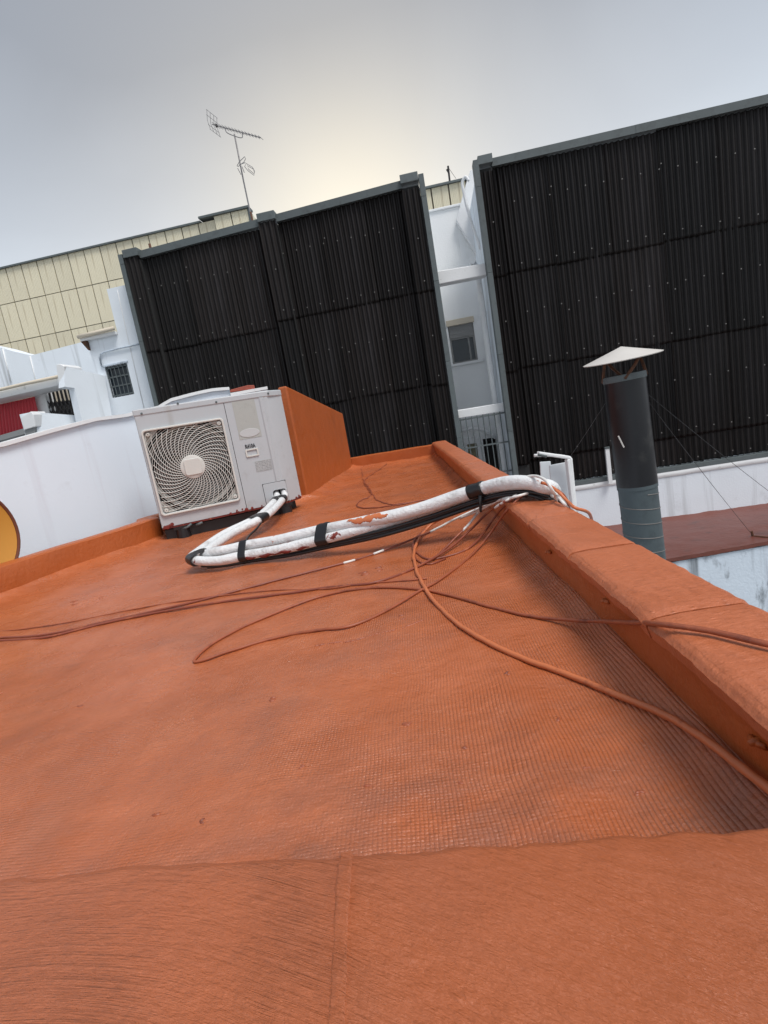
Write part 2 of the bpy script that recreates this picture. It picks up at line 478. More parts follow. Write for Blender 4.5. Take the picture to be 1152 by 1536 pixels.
# plan of our own roof ---------------------------------------------------
KERB = [(-3.02, -.02), (-2.44, 1.24), (-1.87, 2.47), (-1.455, 3.37), (-1.47, 3.60), (-.66, 4.06)]   # inner face of the left kerb
def lerp_poly(poly, y):
    if y <= poly[0][1]: a, b = poly[0], poly[1]
    else:
        for a, b in zip(poly, poly[1:]):
            if y <= b[1]: break
    t = (y-a[1])/(b[1]-a[1])
    return a[0]+(b[0]-a[0])*t
OW = [(-.56, 3.98), (-.262, 5.80)]              # orange block wall, face towards the roof
def xl(y):
    if y < 4.02: return min(lerp_poly(KERB, y), lerp_poly(KERB, 4.0)) if y < 3.98 else -.7
    return lerp_poly(OW, y)
PI_TOP = [(.335, .30), (.362, .70), (.385, 1.105), (.405, 1.46), (.475, 2.60), (.545, 3.80), (.637, 5.63)]
PO_TOP = [(.495, .30), (.507, .733), (.525, 1.107), (.545, 1.49), (.605, 2.6), (.675, 3.9), (.779, 5.73)]
def xr(y): return lerp_poly(PI_TOP, y)
def xo(y): return lerp_poly(PO_TOP, y)
YEND0, YEND1 = 5.86, 5.68                         # far kerb inner face: left end, right end
def yend(x): return YEND0 + (YEND1-YEND0)*(x+.26)/.90
PT = .148                                          # parapet top

def floor_z(x, y):
    z = -.034*min(1, max(0, (-.05-x)/1.4))
    z += .011*fbm((x, y, 0), 1.1) + .006*fbm((x+9, y*.6, 3), 3.4)
    dr = xr(y)-x
    z += .034*math.exp(-max(0, dr)/.030)
    # the ridge where the cloth is lapped in front of the right parapet
    z += .010*math.exp(-((dr-.20)/.05)**2)*min(1, max(0, 1.6-y))
    dl = x-xl(y)
    z += .040*math.exp(-max(0, dl)/.07)
    de = yend(x)-y
    z += .03*math.exp(-max(0, de)/.06)
    dn = y-(.395-.13*x)
    z += .012*math.exp(-max(0, dn)/.05)
    return z
def fl_fn(s, t):
    y = .30 + (YEND0+.02-.30)*(t**1.5)
    a, b = xl(y)-.07, xr(y)+.02
    x = a + (b-a)*(1-(1-s)**1.35)
    return V((x, y, floor_z(x, y)))
fo = MB().grid(fl_fn, 190, 260).build('roof_floor', m_mem, smooth=True)
fo['kind'] = 'structure'

# the block under the roof
body = [(-3.35, -.4), (-2.05, 2.50), (-1.80, 2.95), (-1.66, 3.3), (-1.69, 3.80), (-.84, 4.12), (-.52, 5.93), (.78, 5.70), (.49, .30), (.45, -.4)]
bb = MB().prism([(x, y, -.30) for x, y in body], (0, 0, GZ+.30)).build('building_block', m_white)
bb['kind'] = 'structure'

def FL(x, y, h=0.):                               # photo point on the roof floor, h above it
    p = onz(x, y, 0.)
    for _ in range(4):
        p = onz(x, y, floor_z(p.x, p.y)+h)
    return p

# ------------------------------------------------------------------ right parapet: inner face + coping slabs
par = thing('parapet_wall', 'long orange-painted parapet along the right side with jointed coping slabs', 'parapet', (.45, 1.0, -.3))
def edge_n(y, k): return .0025*fbm((k, y*9, 0), 1.) + .003*fbm((k, y*40, 1), 1.)
def face_fn(s, t):
    y = .28 + 5.4*(s**1.4)
    z = -.06 + (PT-.012+.06)*t
    bulge = .012*math.exp(-((t-.93)/.06)**2)      # the coat that sags under the coping edge
    x = xr(y) + .018*(1-t) - bulge*.5 + .004*fbm((y*2, z*6, 5), 2.)
    return V((x, y, z))
MB().grid(face_fn, 260, 14).build('wall_face', m_owall, par, world=True, smooth=True)
def out_fn(s, t):
    y = .28 + 5.47*s
    return V((xo(y)-.012, y, PT-.03+(-.30-PT+.03)*t))
MB().grid(out_fn, 20, 3).build('outer_face', m_owall, par, world=True, smooth=True)
cuts = [.30, .733, 1.103, 1.468, 1.90, 2.34, 2.78, 3.22, 3.66, 4.10, 4.54, 4.98, 5.42, 5.70]
for ci, (a, b) in enumerate(zip(cuts, cuts[1:])):
    dz = random.uniform(-.0025, .0025)
    sk = -.045 if a > .5 else -.045                # the joints run a little askew
    def slab(s, t, a=a, b=b, dz=dz):
        y = a+.0025 + (b-a-.005)*s
        prof = [(-.006, -.030), (-.012, -.010), (-.004, -.001), (.012, .001), (.25, .003), (.5, .002), (.75, .001), (.93, .0), (1.0, -.006), (1.005, -.03)]
        k = t*(len(prof)-1); i = min(int(k), len(prof)-2); f = k-i
        u = prof[i][0]*(1-f)+prof[i+1][0]*f; w = prof[i][1]*(1-f)+prof[i+1][1]*f
        yy = y + .035*(u-.5)*0
        e = min(s, 1-s)*(b-a)
        w -= .0028*math.exp(-e/.004)
        x = xr(yy) + u*(xo(yy)-xr(yy)) if u > 0 else xr(yy)+u
        if u < .05 or u > .95: x += edge_n(yy, 3 if u < .5 else 8)
        return V((x, yy, PT+w+dz*.5+.0015*fbm((x*3, yy*3, 2), 2.)))
    m = MB().grid(slab, 26, 27, flip=True)
    c0 = MB(); c0.v, c0.f = m.v, m.f
    # end caps
    for s in (0., 1.):
        vs = [slab(s, t/27) for t in range(28)]
        c0.add(vs, [tuple(range(28))])
    c0.build('coping_slab', m_cop, par, world=True, smooth=40)
# mortar bed in the joints
MB().grid(lambda s, t: V((xr(.3+5.4*s)+.006+(xo(.3+5.4*s)-xr(.3+5.4*s)-.012)*t, .3+5.4*s, PT-.009)), 30, 1, True).build('mortar_bed', m_owall, par, world=True)
for px, py in [(826, 828), (913, 901), (1143, 1112)]:
    d = ray(px, py)
    t = 1.
    for _ in range(30):
        p = CAMP + d*t/F
        t *= (xr(p.y)+.004)/p.x
    p = CAMP + d*t/F
    mm = MB()
    mm.tube([p+V((.01,0,0)), p+V((-.010,0,.001)), p+V((-.014,.001,-.001))], lambda q: .0058*(1-.5*q), 7)
    mm.tube([p+V((-.004,-.012,.002)), p+V((-.008,0,.0)), p+V((-.003,.013,-.003))], .004, 6)
    mm.build('wall_plug', m_owall, par, world=True, smooth=True)

# ------------------------------------------------------------------ near parapet
npw = thing('parapet_wall', 'near orange-painted ledge with broad brush strokes at the bottom of the view', 'parapet', (-.4, .2, -.3))
def ny(x): return .392-.132*x + .005*fbm((x*4, 2, 0), 1.5) + .0030*fbm((x*24, 5, 0), 1.) + .0012*fbm((x*90, 5, 0), 1.)
nx = [-3.1, -2.1, -1.1, -.082, .345]
for i, (a, b) in enumerate(zip(nx, nx[1:])):
    def sl_(s, t, a=a, b=b):
        x = a+(b-a)*s
        y1 = ny(x)
        prof = [(0., 0), (.5, .001), (.8, .002), (.93, .001), (.975, -.001), (.993, -.006), (1., -.016), (.998, -.05), (.992, -.16)]
        k = t*(len(prof)-1); j = min(int(k), len(prof)-2); f = k-j
        u = prof[j][0]*(1-f)+prof[j+1][0]*f; w = prof[j][1]*(1-f)+prof[j+1][1]*f
        y = -.05+(y1+.05)*u
        e = abs(x+.082)
        if b == -.082 or a == -.082: w += .0008*math.exp(-(e/.010)**2)
        return V((x, y, PT+w+.0025*fbm((x*2, y*2, 4), 3.)))
    MB().grid(sl_, 70, 64).build('coping_slab', m_near, npw, world=True, smooth=True)

def band(s, t):
    x = -.082+(s-.5)*.012*(1+.15*fbm((0, t*7, 3), 1.)); x += .0015*fbm((1, t*5, 0), 1.)
    y = -.05+(ny(x)-.004+.05)*t
    h = .0009*math.sin(PI*min(1, max(0, s)))**.4 if 0 < s < 1 else -.002
    return V((x, y, PT+.0030+h+.0012*fbm((0, y*25, 9), 1.)+.0025*fbm((x*2, y*2, 4), 3.)+.0006*fbm((x*60, y*60, 4), 3.)-(.004 if t > .97 else 0)))
MB().grid(band, 10, 60).build('joint_strip', m_near, npw, world=True, smooth=True)

# ------------------------------------------------------------------ left kerb and far kerb
def sweep_kerb(line, sec, name, label, mat, sub=8):
    pts = spline([(x, y, 0) for x, y in line], sub) if len(line) > 2 else [V((*line[0], 0)).lerp(V((*line[1], 0)), i/20) for i in range(21)]
    vs, fs = [], []
    n = len(sec)
    for i, p in enumerate(pts):
        t = (pts[min(i+1, len(pts)-1)]-pts[max(0, i-1)]).normalized()
        nl = V((-t.y, t.x, 0))
        for o_, z in sec:
            q = p + nl*(o_ + .006*fbm((p.x*3, p.y*3, z*9), 2.))
            vs.append(V((q.x, q.y, z + .004*fbm((p.x*2, p.y*2, 3), 2.))))
    for i in range(len(pts)-1):
        for k in range(n-1):
            fs.append((i*n+k, i*n+k+1, (i+1)*n+k+1, (i+1)*n+k))
    fs.append(tuple(range(n))); fs.append(tuple(range(len(pts)*n-1, (len(pts)-1)*n-1, -1)))
    o = MB().add(vs, fs).build(name, mat, smooth=35)
    return tag(o, label, 'kerb')
sweep_kerb(KERB, [(0, -.09), (.002, .03), (.004, .09), (.008, .112), (.02, .12), (.07, .121), (.115, .118), (.125, .10), (.125, -.3)],
           'roof_kerb', 'low orange kerb at the left foot of the white wall, up to the air conditioner', m_owall)
sweep_kerb([(.70, 5.665), (-.34, 5.875)], [(0, -.09), (0, .09), (-.002, .118), (-.015, .124), (-.10, .124), (-.11, .11), (-.11, -.3)][::1],
           'roof_kerb', 'low orange kerb closing the far end of the roof before the black cladding', m_owall)

# ------------------------------------------------------------------ orange block wall behind the air conditioner
ow0, ow1 = V((*OW[0], 0)), V((*OW[1], 0))
od = (ow1-ow0).normalized(); on = V((od.y, -od.x, 0))
pa = onp(415, 571.5, ow0, on); pb = onp(514, 620, ow0, on)
tA, tB = (pa-ow0).dot(od), (pb-ow0).dot(od)
L = min(tB, 1.9)
def ztop(t): return pa.z + (pb.z-pa.z)*(t-tA)/(tB-tA)
def oww(t, o_, z): return ow0 + od*t - on*o_ + V((0, 0, z))
wall = MB()
wall.prism([oww(.07, 0, -.2), oww(L, 0, -.2), oww(L, 0, ztop(L)), oww(.07, 0, ztop(.07))], -on*.07)
o = wall.build('rendered_wall', m_owall, bevel=.012)
tag(o, 'tall orange-rendered wall with a sloping top behind the right side of the air conditioner', 'wall')

# ------------------------------------------------------------------ white boundary wall on the left
WL = [(-3.46, .20), (-2.28, 2.62), (-1.98, 3.235), (-1.60, 4.02), (-.62, 4.42)]
def on_seg(px, py, i):
    a, b = V((*WL[i], 0)), V((*WL[i+1], 0))
    d = (b-a).normalized(); n = V((d.y, -d.x, 0))
    p = onp(px, py, a, n)
    return (p-a).dot(d)/(b-a).length, p.z
tops = []
for i, pxs in [(1, [(0, 665), (70, 645), (141, 627)]), (2, [(185, 621.5), (199, 618)]), (3, [(236, 609), (256, 598), (285, 590), (317, 583), (343, 581), (345, 590), (400, 580)])]:
    for q in pxs:
        t, z = on_seg(*q, i)
        a, b = V((*WL[i], 0)), V((*WL[i+1], 0))
        p = a.lerp(b, t)
        tops.append((i+t, p.x, p.y, z))
tops.sort()
first = tops[0]
tops = [(0, *WL[0], first[3]-.08)] + tops
tops = [q for q in tops if q[0] <= 4.05]
bw = thing('boundary_wall', 'rough white boundary wall behind the left kerb, with a thin white coping', 'wall', (-2.1, 3.0, GZ))
def ribbon(pts, off0, off1, zlo, zhi, mb):
    """wall along pts (x,y,z): front offset off0, back offset off1 (to the left), from zlo(z) to zhi(z)"""
    vs = []
    n = len(pts)
    for i, p in enumerate(pts):
        t = (pts[min(i+1, n-1)]-pts[max(0, i-1)]); t.z = 0; t.normalize()
        nl = V((-t.y, t.x, 0))
        for o_, z in ((off0, zlo(p.z)), (off0, zhi(p.z)), (off1, zhi(p.z)), (off1, zlo(p.z))):
            q = p + nl*o_
            vs.append(V((q.x, q.y, z)))
    fs = [(i*4+k, i*4+(k+1) % 4, (i+1)*4+(k+1) % 4, (i+1)*4+k) for i in range(n-1) for k in range(4)]
    fs += [(0, 1, 2, 3), tuple((n-1)*4+k for k in (3, 2, 1, 0))]
    return mb.add(vs, fs)
line = [V(q[1:]) for q in tops]
fine = []
for a, b in zip(line, line[1:]):
    m_ = max(2, int((b-a).length/.06))
    for k in range(m_):
        p = a.lerp(b, k/m_); p.z += .0015*fbm((p.x*3, p.y*3, 0), 3.)
        fine.append(p)
fine.append(line[-1])
ribbon(fine, 0, .14, lambda z: GZ, lambda z: z-.022, MB()).build('wall_face', m_white2, bw, world=True)
ribbon(fine, -.022, .16, lambda z: z-.022, lambda z: z, MB()).build('coping', m_trim, bw, world=True, bevel=.004)

# dull red tile lying on the end of the white coping
a, b = V((*WL[3], 0)), V((*WL[4], 0)); dd = (b-a).normalized(); nn = V((dd.y, -dd.x, 0))
t0, t1 = onp(343, 588, a, nn), onp(381, 577, a, nn)
tm = MB()
ln = (t1-t0).length
for s0 in (0., 1.):
    for k in range(1):
        pass
prof = [(0, 0), (.1, .020), (.75, .036), (1., .030), (1., 0)]
tm.prism([t0+dd*(u*ln)+V((0,0,w-.004)) for u, w in prof] , -nn*.16)
tag(tm.build('roof_tile', m_tile, bevel=.004), 'dull red tile lying on the white wall top just above the air conditioner', 'roof tile')

# mustard dish leaning between kerb and white wall, at the left edge of the photograph
dn = V((.93, -.36, .03)).normalized()
dc = onp(-56, 812, (-2.16, 2.5, 0), V((0, 1, 0)))
q = dn.to_track_quat('Z', 'Y').to_matrix().to_4x4()
Md = Matrix.Translation(dc) @ q
R = .265
ds = thing('satellite_dish', 'mustard-painted round dish with brown rim against the white wall', 'satellite dish', dc)
ds.matrix_basis = Md
MB().lathe([(.0, -.055), (R*.5, -.045), (R*.8, -.024), (R*.96, -.004), (R*.96, .002), (R*.8, -.016), (R*.5, -.036), (.0, -.046)], 48).build('reflector', m_dish, ds, smooth=40)
MB().lathe([(R*.95, -.008), (R, -.006), (R*1.01, .006), (R*.985, .010), (R*.955, .006), (R*.95, -.008)], 48, None, False).build('rim', m_dishrim, ds, smooth=40)
MB().tube([(0, 0, -.05), (0, -.02, -.10), (0, -R-.06, -.10)], .016, 8).build('bracket', m_rust, ds, smooth=True)

# ------------------------------------------------------------------ air conditioner
TH = math.atan2(.24, .727)
A0 = V((-1.365, 3.301, 0))
ac = thing('air_conditioner', 'grey-white air conditioner outdoor unit with a square fan grille, standing on the orange roof', 'air conditioner', A0, TH)
ZB, ZT, AW, AD = .062, .795, .90, .24
CH = .785                                           # where the front turns into the slanted corner
gx0, gx1, gz0, gz1 = -.000, .487, .133, .670
gcx, gcz, gh = (gx0+gx1)/2+.003, (gz0+gz1)/2, .262
def rrect(x0, x1, z0, z1, r, n=6):
    out = []
    for cx, cz, a0 in ((x1-r, z1-r, 0), (x0+r, z1-r, 90), (x0+r, z0+r, 180), (x1-r, z0+r, 270)):
        for k in range(n+1):
            a = math.radians(a0+90*k/n)
            out.append((cx+r*math.cos(a), cz+r*math.sin(a)))
    return out
def ring_plate(outer, inner, y0, y1, mb):            # flat ring between two loops of equal count, with thickness
    n = len(outer)
    vs = [(x, y, z) for y in (y0, y1) for loop in (outer, inner) for x, z in loop]
    fs = []
    for i in range(n):
        j = (i+1) % n
        fs += [(i, j, n+j, n+i), (2*n+j, 2*n+i, 3*n+i, 3*n+j), (j, i, 2*n+i, 2*n+j), (n+i, n+j, 3*n+j, 3*n+i)]
    return mb.add(vs, fs)
# front panel left of the seam, with a square opening
outer = rrect(-.015, .511, ZB, ZT-.038, .006)
inner = rrect(gx0+.014, gx1-.012, gz0+.014, gz1-.012, .02)
ring_plate(outer, inner, 0, .012, MB()).build('front_panel', m_ac, ac, smooth=30)
# service panel right of the seam with three upright folds and a slanted corner, cut for the pipes
sec = [(.5145, .012), (.5145, 0), (.73, 0), (.738, -.006), (.756, -.006), (.764, .002), (.782, .002), (.79, .006), (.868, .075), (.898, .105), (.898, AD)]
def sec_panel(z0, z1, secs, mb):
    vs = [(x, y, z) for z in (z0, z1) for x, y in secs]
    n = len(secs)
    return mb.add(vs, [(i, i+1, n+i+1, n+i) for i in range(n-1)])
hx0, hx1, hz0, hz1 = .698, .786, .064, .152
sp = MB()
sec_panel(.205, ZT-.038, sec, sp)
sec_panel(ZB, .205, sec[:2]+[(.640, 0)], sp)
sec_panel(ZB, .205, [(.794, .009), (.868, .075), (.898, .105), (.898, AD)], sp)
sp.build('service_panel', m_ac, ac, smooth=25)
# small cover over the pipe inlet, with a hole
cv = MB()
out_c = rrect(.643, .793, ZB+.003, .2035, .010)
in_c = rrect(hx0, hx1, hz0+.003, hz1, .018)
def yat(x):
    s_ = [(.0, -.004), (.793, -.004), (.868, .071), (.9, .1)]
    for p_, q_ in zip(s_, s_[1:]):
        if x <= q_[0]: return p_[1]+(q_[1]-p_[1])*(x-p_[0])/(q_[0]-p_[0])
    return .1
ring_plate(out_c, in_c, 0, .010, cv)
cv.v = [V((p.x, p.y+yat(p.x), p.z)) for p in cv.v]
cv.build('pipe_cover', m_ac, ac, smooth=25)
MB().box(.69, .84, .12, .14, ZB, .19).build('inlet_recess', m_acd, ac)
sm = MB()
sm.box(.5112, .5143, .004, .02, ZB, ZT-.038)
sm.box(.643, .793, .0035, .016, .2035, .2062); sm.box(.6408, .6432, .0035, .016, ZB, .2062); sm.box(.793, .7952, .0035, .016, ZB, .2062)
sm.v = [V((p.x, p.y+(yat(p.x) if p.x > .6 else 0), p.z)) for p in sm.v]
sm.build('seam', m_acd, ac)
# shell behind: sides and back
sh = MB()
sh.box(-.015, -.012, .0, AD, ZB, ZT-.038)
sh.box(-.015, .898, AD, AD+.003, ZB, ZT-.038)
sh.build('casing', m_ac, ac)
# lid
lid = [(-.019, -.004), (.74, -.005), (.80, .002), (.872, .070), (.902, .104), (.902, AD+.006), (-.019, AD+.006)]
MB().prism([(x, y, ZT-.040) for x, y in lid], (0, 0, .040)).build('lid', m_ac, ac, bevel=.007)
for x, z in ((.03, ZT-.028), (.47, ZT-.026), (.245, ZT-.0), (.80, ZT-.02)):
    scw = MB(); scw.lathe([(.007, 0), (.006, .004), (0, .005)], 10, Matrix.Translation((x, yat(x)-.001 if x > .7 else -.004, z)) @ Matrix.Rotation(PI/2, 4, 'X'))
    scw.build('screw', m_galv, ac)
# base with red paint drips along the bottom edge
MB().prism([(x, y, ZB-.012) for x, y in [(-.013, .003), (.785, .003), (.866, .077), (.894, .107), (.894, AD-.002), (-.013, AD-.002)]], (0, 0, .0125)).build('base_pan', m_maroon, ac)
dr = MB()
for k in range(26):
    x = random.choice([random.uniform(.38, .64), random.uniform(.80, .90), random.uniform(-.01, .05)])
    y = yat(x)+.001; r_ = random.uniform(.004, .013)
    dr.lathe([(r_, 0), (r_*.7, .0012), (0, .0016)], 8, Matrix.Translation((x, y, ZB+random.uniform(-.004, .012))) @ Matrix.Rotation(PI/2, 4, 'X'))
dr.build('paint_drip', m_maroon, ac, kind='stuff')
for yy_ in (.025, AD-.07):  # black bars added under the unit so the gap reads as deep shadow
    ft = MB(); ft.box(-.005, .86 if yy_ > .1 else .77, yy_, yy_+.05, -.05, ZB-.018); ft.build('shade_bar', m_rubber, ac, bevel=.004)
for x in (.10, .76):
    ft = MB()
    ft.box(x-.05, x+.05, -.012, AD+.02, ZB-.030, ZB-.012)
    ft.lathe([(.045, -.03), (.04, .034)], 14, Matrix.Translation((x, .02, 0)))
    ft.lathe([(.045, -.03), (.04, .034)], 14, Matrix.Translation((x, AD-.02, 0)))
    ft.build('foot', m_rubber, ac)
sd = MB()
sd.tube([(.10, -.006, .030), (.13, -.016, .036), (.16, -.012, .052)], .007, 7)
sd.tube([(.185, -.006, .036), (.225, -.014, .046)], .008, 7)
sd.build('bracket_bolt', m_galv, ac, smooth=True)
# fan well, fan, coil
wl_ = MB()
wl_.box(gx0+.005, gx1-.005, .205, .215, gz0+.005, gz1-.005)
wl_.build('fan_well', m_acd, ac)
MB().lathe([(.262, 0), (.248, -.03), (.246, -.12), (.249, -.12), (.252, -.03), (.264, -.002)], 48, Matrix.Translation((gcx, .05, gcz)) @ Matrix.Rotation(PI/2, 4, 'X'), False).build('fan_shroud', m_acb, ac, smooth=40)
fan = MB()
fan.lathe([(.075, -.06), (.075, .02), (.06, .035), (0, .04)], 24, Matrix.Translation((gcx, .11, gcz)) @ Matrix.Rotation(PI/2, 4, 'X'))
for b in range(4):
    def blade(s, t, b=b):
        r = .07+.165*s
        a = b*PI/2 + (t-.5)*1.15 + .55*s
        return V((gcx+r*math.cos(a), .10+.06*(t-.5), gcz+r*math.sin(a)))
    fan.grid(blade, 8, 8)
fan.build('fan', m_fan, ac, smooth=True)
# grille
gr = MB()
fo_ = rrect(gx0, gx1, gz0, gz1, .024); fi_ = rrect(gx0+.012, gx1-.012, gz0+.012, gz1-.012, .016)
ring_plate(fo_, fi_, -.016, .004, gr)
grille = gr.build('fan_grille', m_acb, ac, smooth=30, bevel=.003)
def dome(r): return -.018 + .012*(r/.26)**2
half = (gx1-gx0)/2-.010; halfz = (gz1-gz0)/2-.010
rings = MB()
RS = [.072+.0125*k for k in range(23)]
for r in RS:
    seg = []
    n = 96
    runs = []
    cur = []
    for k in range(n+1):
        a = 2*PI*k/n
        x, z = r*math.cos(a), r*math.sin(a)
        if abs(x) <= half and abs(z) <= halfz: cur.append((gcx+x, dome(r)+.004, gcz+z))
        else:
            if len(cur) > 1: runs.append(cur)
            cur = []
    if len(cur) > 1: runs.append(cur)
    for c_ in runs: rings.tube(c_, .0020, 4, cap=False)
rings.build('ring', m_acb, grille, smooth=True)
spk = MB()
for k in range(38):
    a0 = 2*PI*k/38
    c_ = []
    for i in range(16):
        r = .066 + (.37-.066)*i/15
        a = a0 - 1.05*((r-.066)/.20)**.8
        x, z = r*math.cos(a), r*math.sin(a)
        if abs(x) > half or abs(z) > halfz: break
        c_.append((gcx+x, dome(min(r, .3)), gcz+z))
    if len(c_) > 1: spk.tube(c_, .0025, 5, cap=False)
spk.build('spoke', m_acb, grille, smooth=True)
for sx in (-1, 1):
    for sz in (-1, 1):
        cp = []
        R_ = .268
        for k in range(9):
            a = math.radians(45 + (k-4)*4.6)
            cp.append((gcx+sx*R_*1.06*math.cos(a), gcz+sz*R_*1.06*math.sin(a)))
        cp.append((gcx+sx*(half), gcz+sz*R_*1.06*math.sin(math.radians(26.6))))
        poly = [(gcx+sx*half, gcz+sz*halfz)] + [p for p in cp[:-1]][::-1]
        # corner plate: a triangle-like piece behind the wires
        c3 = MB(); c3.xz([(gcx+sx*half, gcz+sz*halfz), (gcx+sx*half, gcz+sz*(halfz-.085)), (gcx+sx*(half-.085), gcz+sz*halfz)], .014, .018)
        c3.build('corner_plate', m_acb, grille)
        MB().lathe([(.013, 0), (.011, .007), (.005, .008), (.004, .003), (0, .003)], 12, Matrix.Translation((gcx+sx*(half-.022), -.002, gcz+sz*(halfz-.022))) @ Matrix.Rotation(PI/2, 4, 'X')).build('corner_screw', m_acb, grille)
MB().lathe([(.075, 0), (.073, .012), (.06, .016), (0, .017)], 36, Matrix.Translation((gcx, -.010, gcz)) @ Matrix.Rotation(PI/2, 4, 'X')).build('hub', m_acb, grille, smooth=30)
hb = MB(); hb.xz(rrect(gcx-.050, gcx+.050, gcz-.050, gcz+.050, .016), -.033, -.02)
hb.build('hub_cap', m_acb, grille, bevel=.003)
# labels, print and handle
lb = MB(); lb.xz(rrect(.562, .704, .513, .755, .004), -.0015, .001)
lb.build('faded_sticker', m_badge, ac)
ov = MB(); ov.xz([(.632+.064*math.cos(2*PI*k/28), .548+.027*math.sin(2*PI*k/28)) for k in range(28)], -.004, .001)
ov.build('oval_badge', m_badge2, ac, bevel=.0012)
hd = MB(); ring_plate(rrect(.580, .662, .396, .446, .005), rrect(.589, .653, .404, .437, .004), -.007, .002, hd)
hd.build('handle_rim', m_acb, ac, bevel=.001)
MB().box(.586, .656, .001, .003, .40, .441).build('handle_recess', m_badge, ac)
fc = bpy.data.curves.new('print', 'FONT'); fc.body = 'R410A'; fc.size = .036; fc.extrude = .0006; fc.offset = .0010
tmp = bpy.data.objects.new('print', fc); COL.objects.link(tmp)
bpy.context.view_layer.update()
me = bpy.data.meshes.new_from_object(tmp.evaluated_get(bpy.context.evaluated_depsgraph_get()))
bpy.data.objects.remove(tmp)
me.materials.clear(); me.materials.append(m_ink)
wd_ = max(v.co.x for v in me.vertices)
pt_ = bpy.data.objects.new('refrigerant_print', me); COL.objects.link(pt_)
pt_.parent = ac; pt_.location = (.585, -.0025, .452); pt_.rotation_euler = (PI/2, 0, 0); pt_.scale = (.066/wd_, 1, 1)
# spec plate: tiny rows of print
n = NB('spec_plate_print')
x_, y_, z_ = n.xyz()
row = n.math('GREATER_THAN', n.math('SINE', n.math('MULTIPLY', z_, 2*PI/.0095)), .1)
wrd = n.math('GREATER_THAN', n.noise(230, 2, n.map((1, 1, .4))), .47)
m_spec = n.fin(n.mix(n.math('MULTIPLY', row, n.math('MULTIPLY', wrd, .55)), (.40, .41, .41), (.07, .07, .075)), .5)
pl = MB(); pl.xz(rrect(.624, .728, .291, .361, .002), -.0015, .001)
pl.build('spec_plate', m_spec, ac)

# ------------------------------------------------------------------ insulated pipe bundle
bun = thing('pipe_bundle', 'white insulated pipes taped together, running from the air conditioner and over the right parapet', 'pipes', onz(290, 835, .03))
def PX(x, y, z): return onz(x, y, z)
acw = lambda x, y, z: ac.matrix_basis @ V((x, y, z))
# centre line of the bundle
cl_pts = [acw(.750, .09, .150), acw(.748, .02, .122), acw(.725, -.05, .092), PX(394, 774, .075), PX(343, 801, .055), PX(306, 826, .045), PX(299, 836, .040),
          PX(330, 834, .040), PX(370, 826, .045), PX(425, 816, .058), PX(480, 803, .075), PX(560, 785, .108), PX(640, 762, .142), PX(710, 739, .180), PX(760, 727, .203), PX(800, 727, .200), PX(826, 738, .165), PX(832, 756, .06)]
A = [0.0]*len(cl_pts)
sp_ = spline(cl_pts, 12)
def offset_path(path, side, up):
    out = []
    for i, p in enumerate(path):
        t = (path[min(i+1, len(path)-1)]-path[max(0, i-1)]).normalized()
        s_ = t.cross(V((0, 0, 1)))
        if s_.length < .05: s_ = V((0, 1, 0))
        s_.normalize()
        u_ = s_.cross(t)
        k = i/len(path)
        out.append(p + s_*side(k) + u_*up(k))
    return out
# the first leg carries the pair side by side, the second one above the other
RP = .0215
def smst(a, b, x):
    x = min(1, max(0, (x-a)/(b-a))); return x*x*(3-2*x)
def blend(k, *v):                                  # value before the bend, after it, and past the middle tape
    return v[0] + (v[1]-v[0])*smst(.33, .42, k) + (v[2]-v[1])*smst(.58, .70, k)
pair1 = offset_path(sp_, lambda k: blend(k, -.027, -.018, .008), lambda k: blend(k, .002, .019, .006))
pair2 = offset_path(sp_, lambda k: blend(k, .027, .018, -.030), lambda k: blend(k, .0, -.016, -.012))
# keep the pipes round the tight bend as separate mitred runs
bend = 6*12
MB().tube(pair1, lambda t: RP*(1+.04*math.sin(t*70)+.14*smst(.55, .7, t)-.3*smst(.93, 1, t)), 14).build('insulated_pipe', m_pipe2, bun, world=True, smooth=True)
MB().tube(pair2, lambda t: RP*(.98+.05*math.sin(t*57+1)), 14).build('insulated_pipe', m_pipe, bun, world=True, smooth=True)
def at_px(path, x):
    best = min(range(bend+8, len(path)), key=lambda i: abs(proj_x(path[i])-x))
    return best
def proj_x(p):
    w = (p-CAMP); f_ = w.dot(fw); a_ = F*w.dot(r0)/f_; b_ = -F*w.dot(up0)/f_
    return CX + a_*cr + b_*sr
def wrap(i0, n_, r, name='tape_wrap'):
    path = [sp_[min(i, len(sp_)-1)] for i in range(i0, i0+n_)]
    c = path[len(path)//2]
    t = (path[-1]-path[0]).normalized()
    s_ = t.cross(V((0, 0, 1))).normalized(); u_ = s_.cross(t)
    a_, b_ = pair1[i0+n_//2], pair2[i0+n_//2]
    e1 = (a_-b_); dl = e1.length; e1.normalize(); e2 = t.cross(e1)
    cc = (a_+b_)/2
    mb = MB(); vs = []; n = 24
    Ls = (path[-1]-path[0]).length/2
    for j, (ll, k_) in enumerate(((-1, 1.04), (-.5, 1.09), (.0, 1.06), (.5, 1.10), (1, 1.04))):
        for k in range(n):
            a = 2*PI*k/n
            x = (dl/2*(1 if math.cos(a) > 0 else -1)*min(1, abs(math.cos(a))*3) + r*math.cos(a))*k_
            y = r*math.sin(a)*k_
            vs.append(cc + t*Ls*ll + e1*x + e2*y)
    fs = [(j*n+k, j*n+(k+1) % n, (j+1)*n+(k+1) % n, (j+1)*n+k) for j in range(4) for k in range(n)]
    mb.add(vs, fs).build(name, m_rubber, bun, world=True, smooth=True)
    return cc, t, u_
def wrap_single(i0, n_, name='tape_wrap'):
    P_ = pair1[i0:i0+n_]
    MB().tube(P_, lambda t: RP*1.17*(1.05+.035*math.sin(t*9)), 18).build(name, m_rubber, bun, world=True, smooth=True)
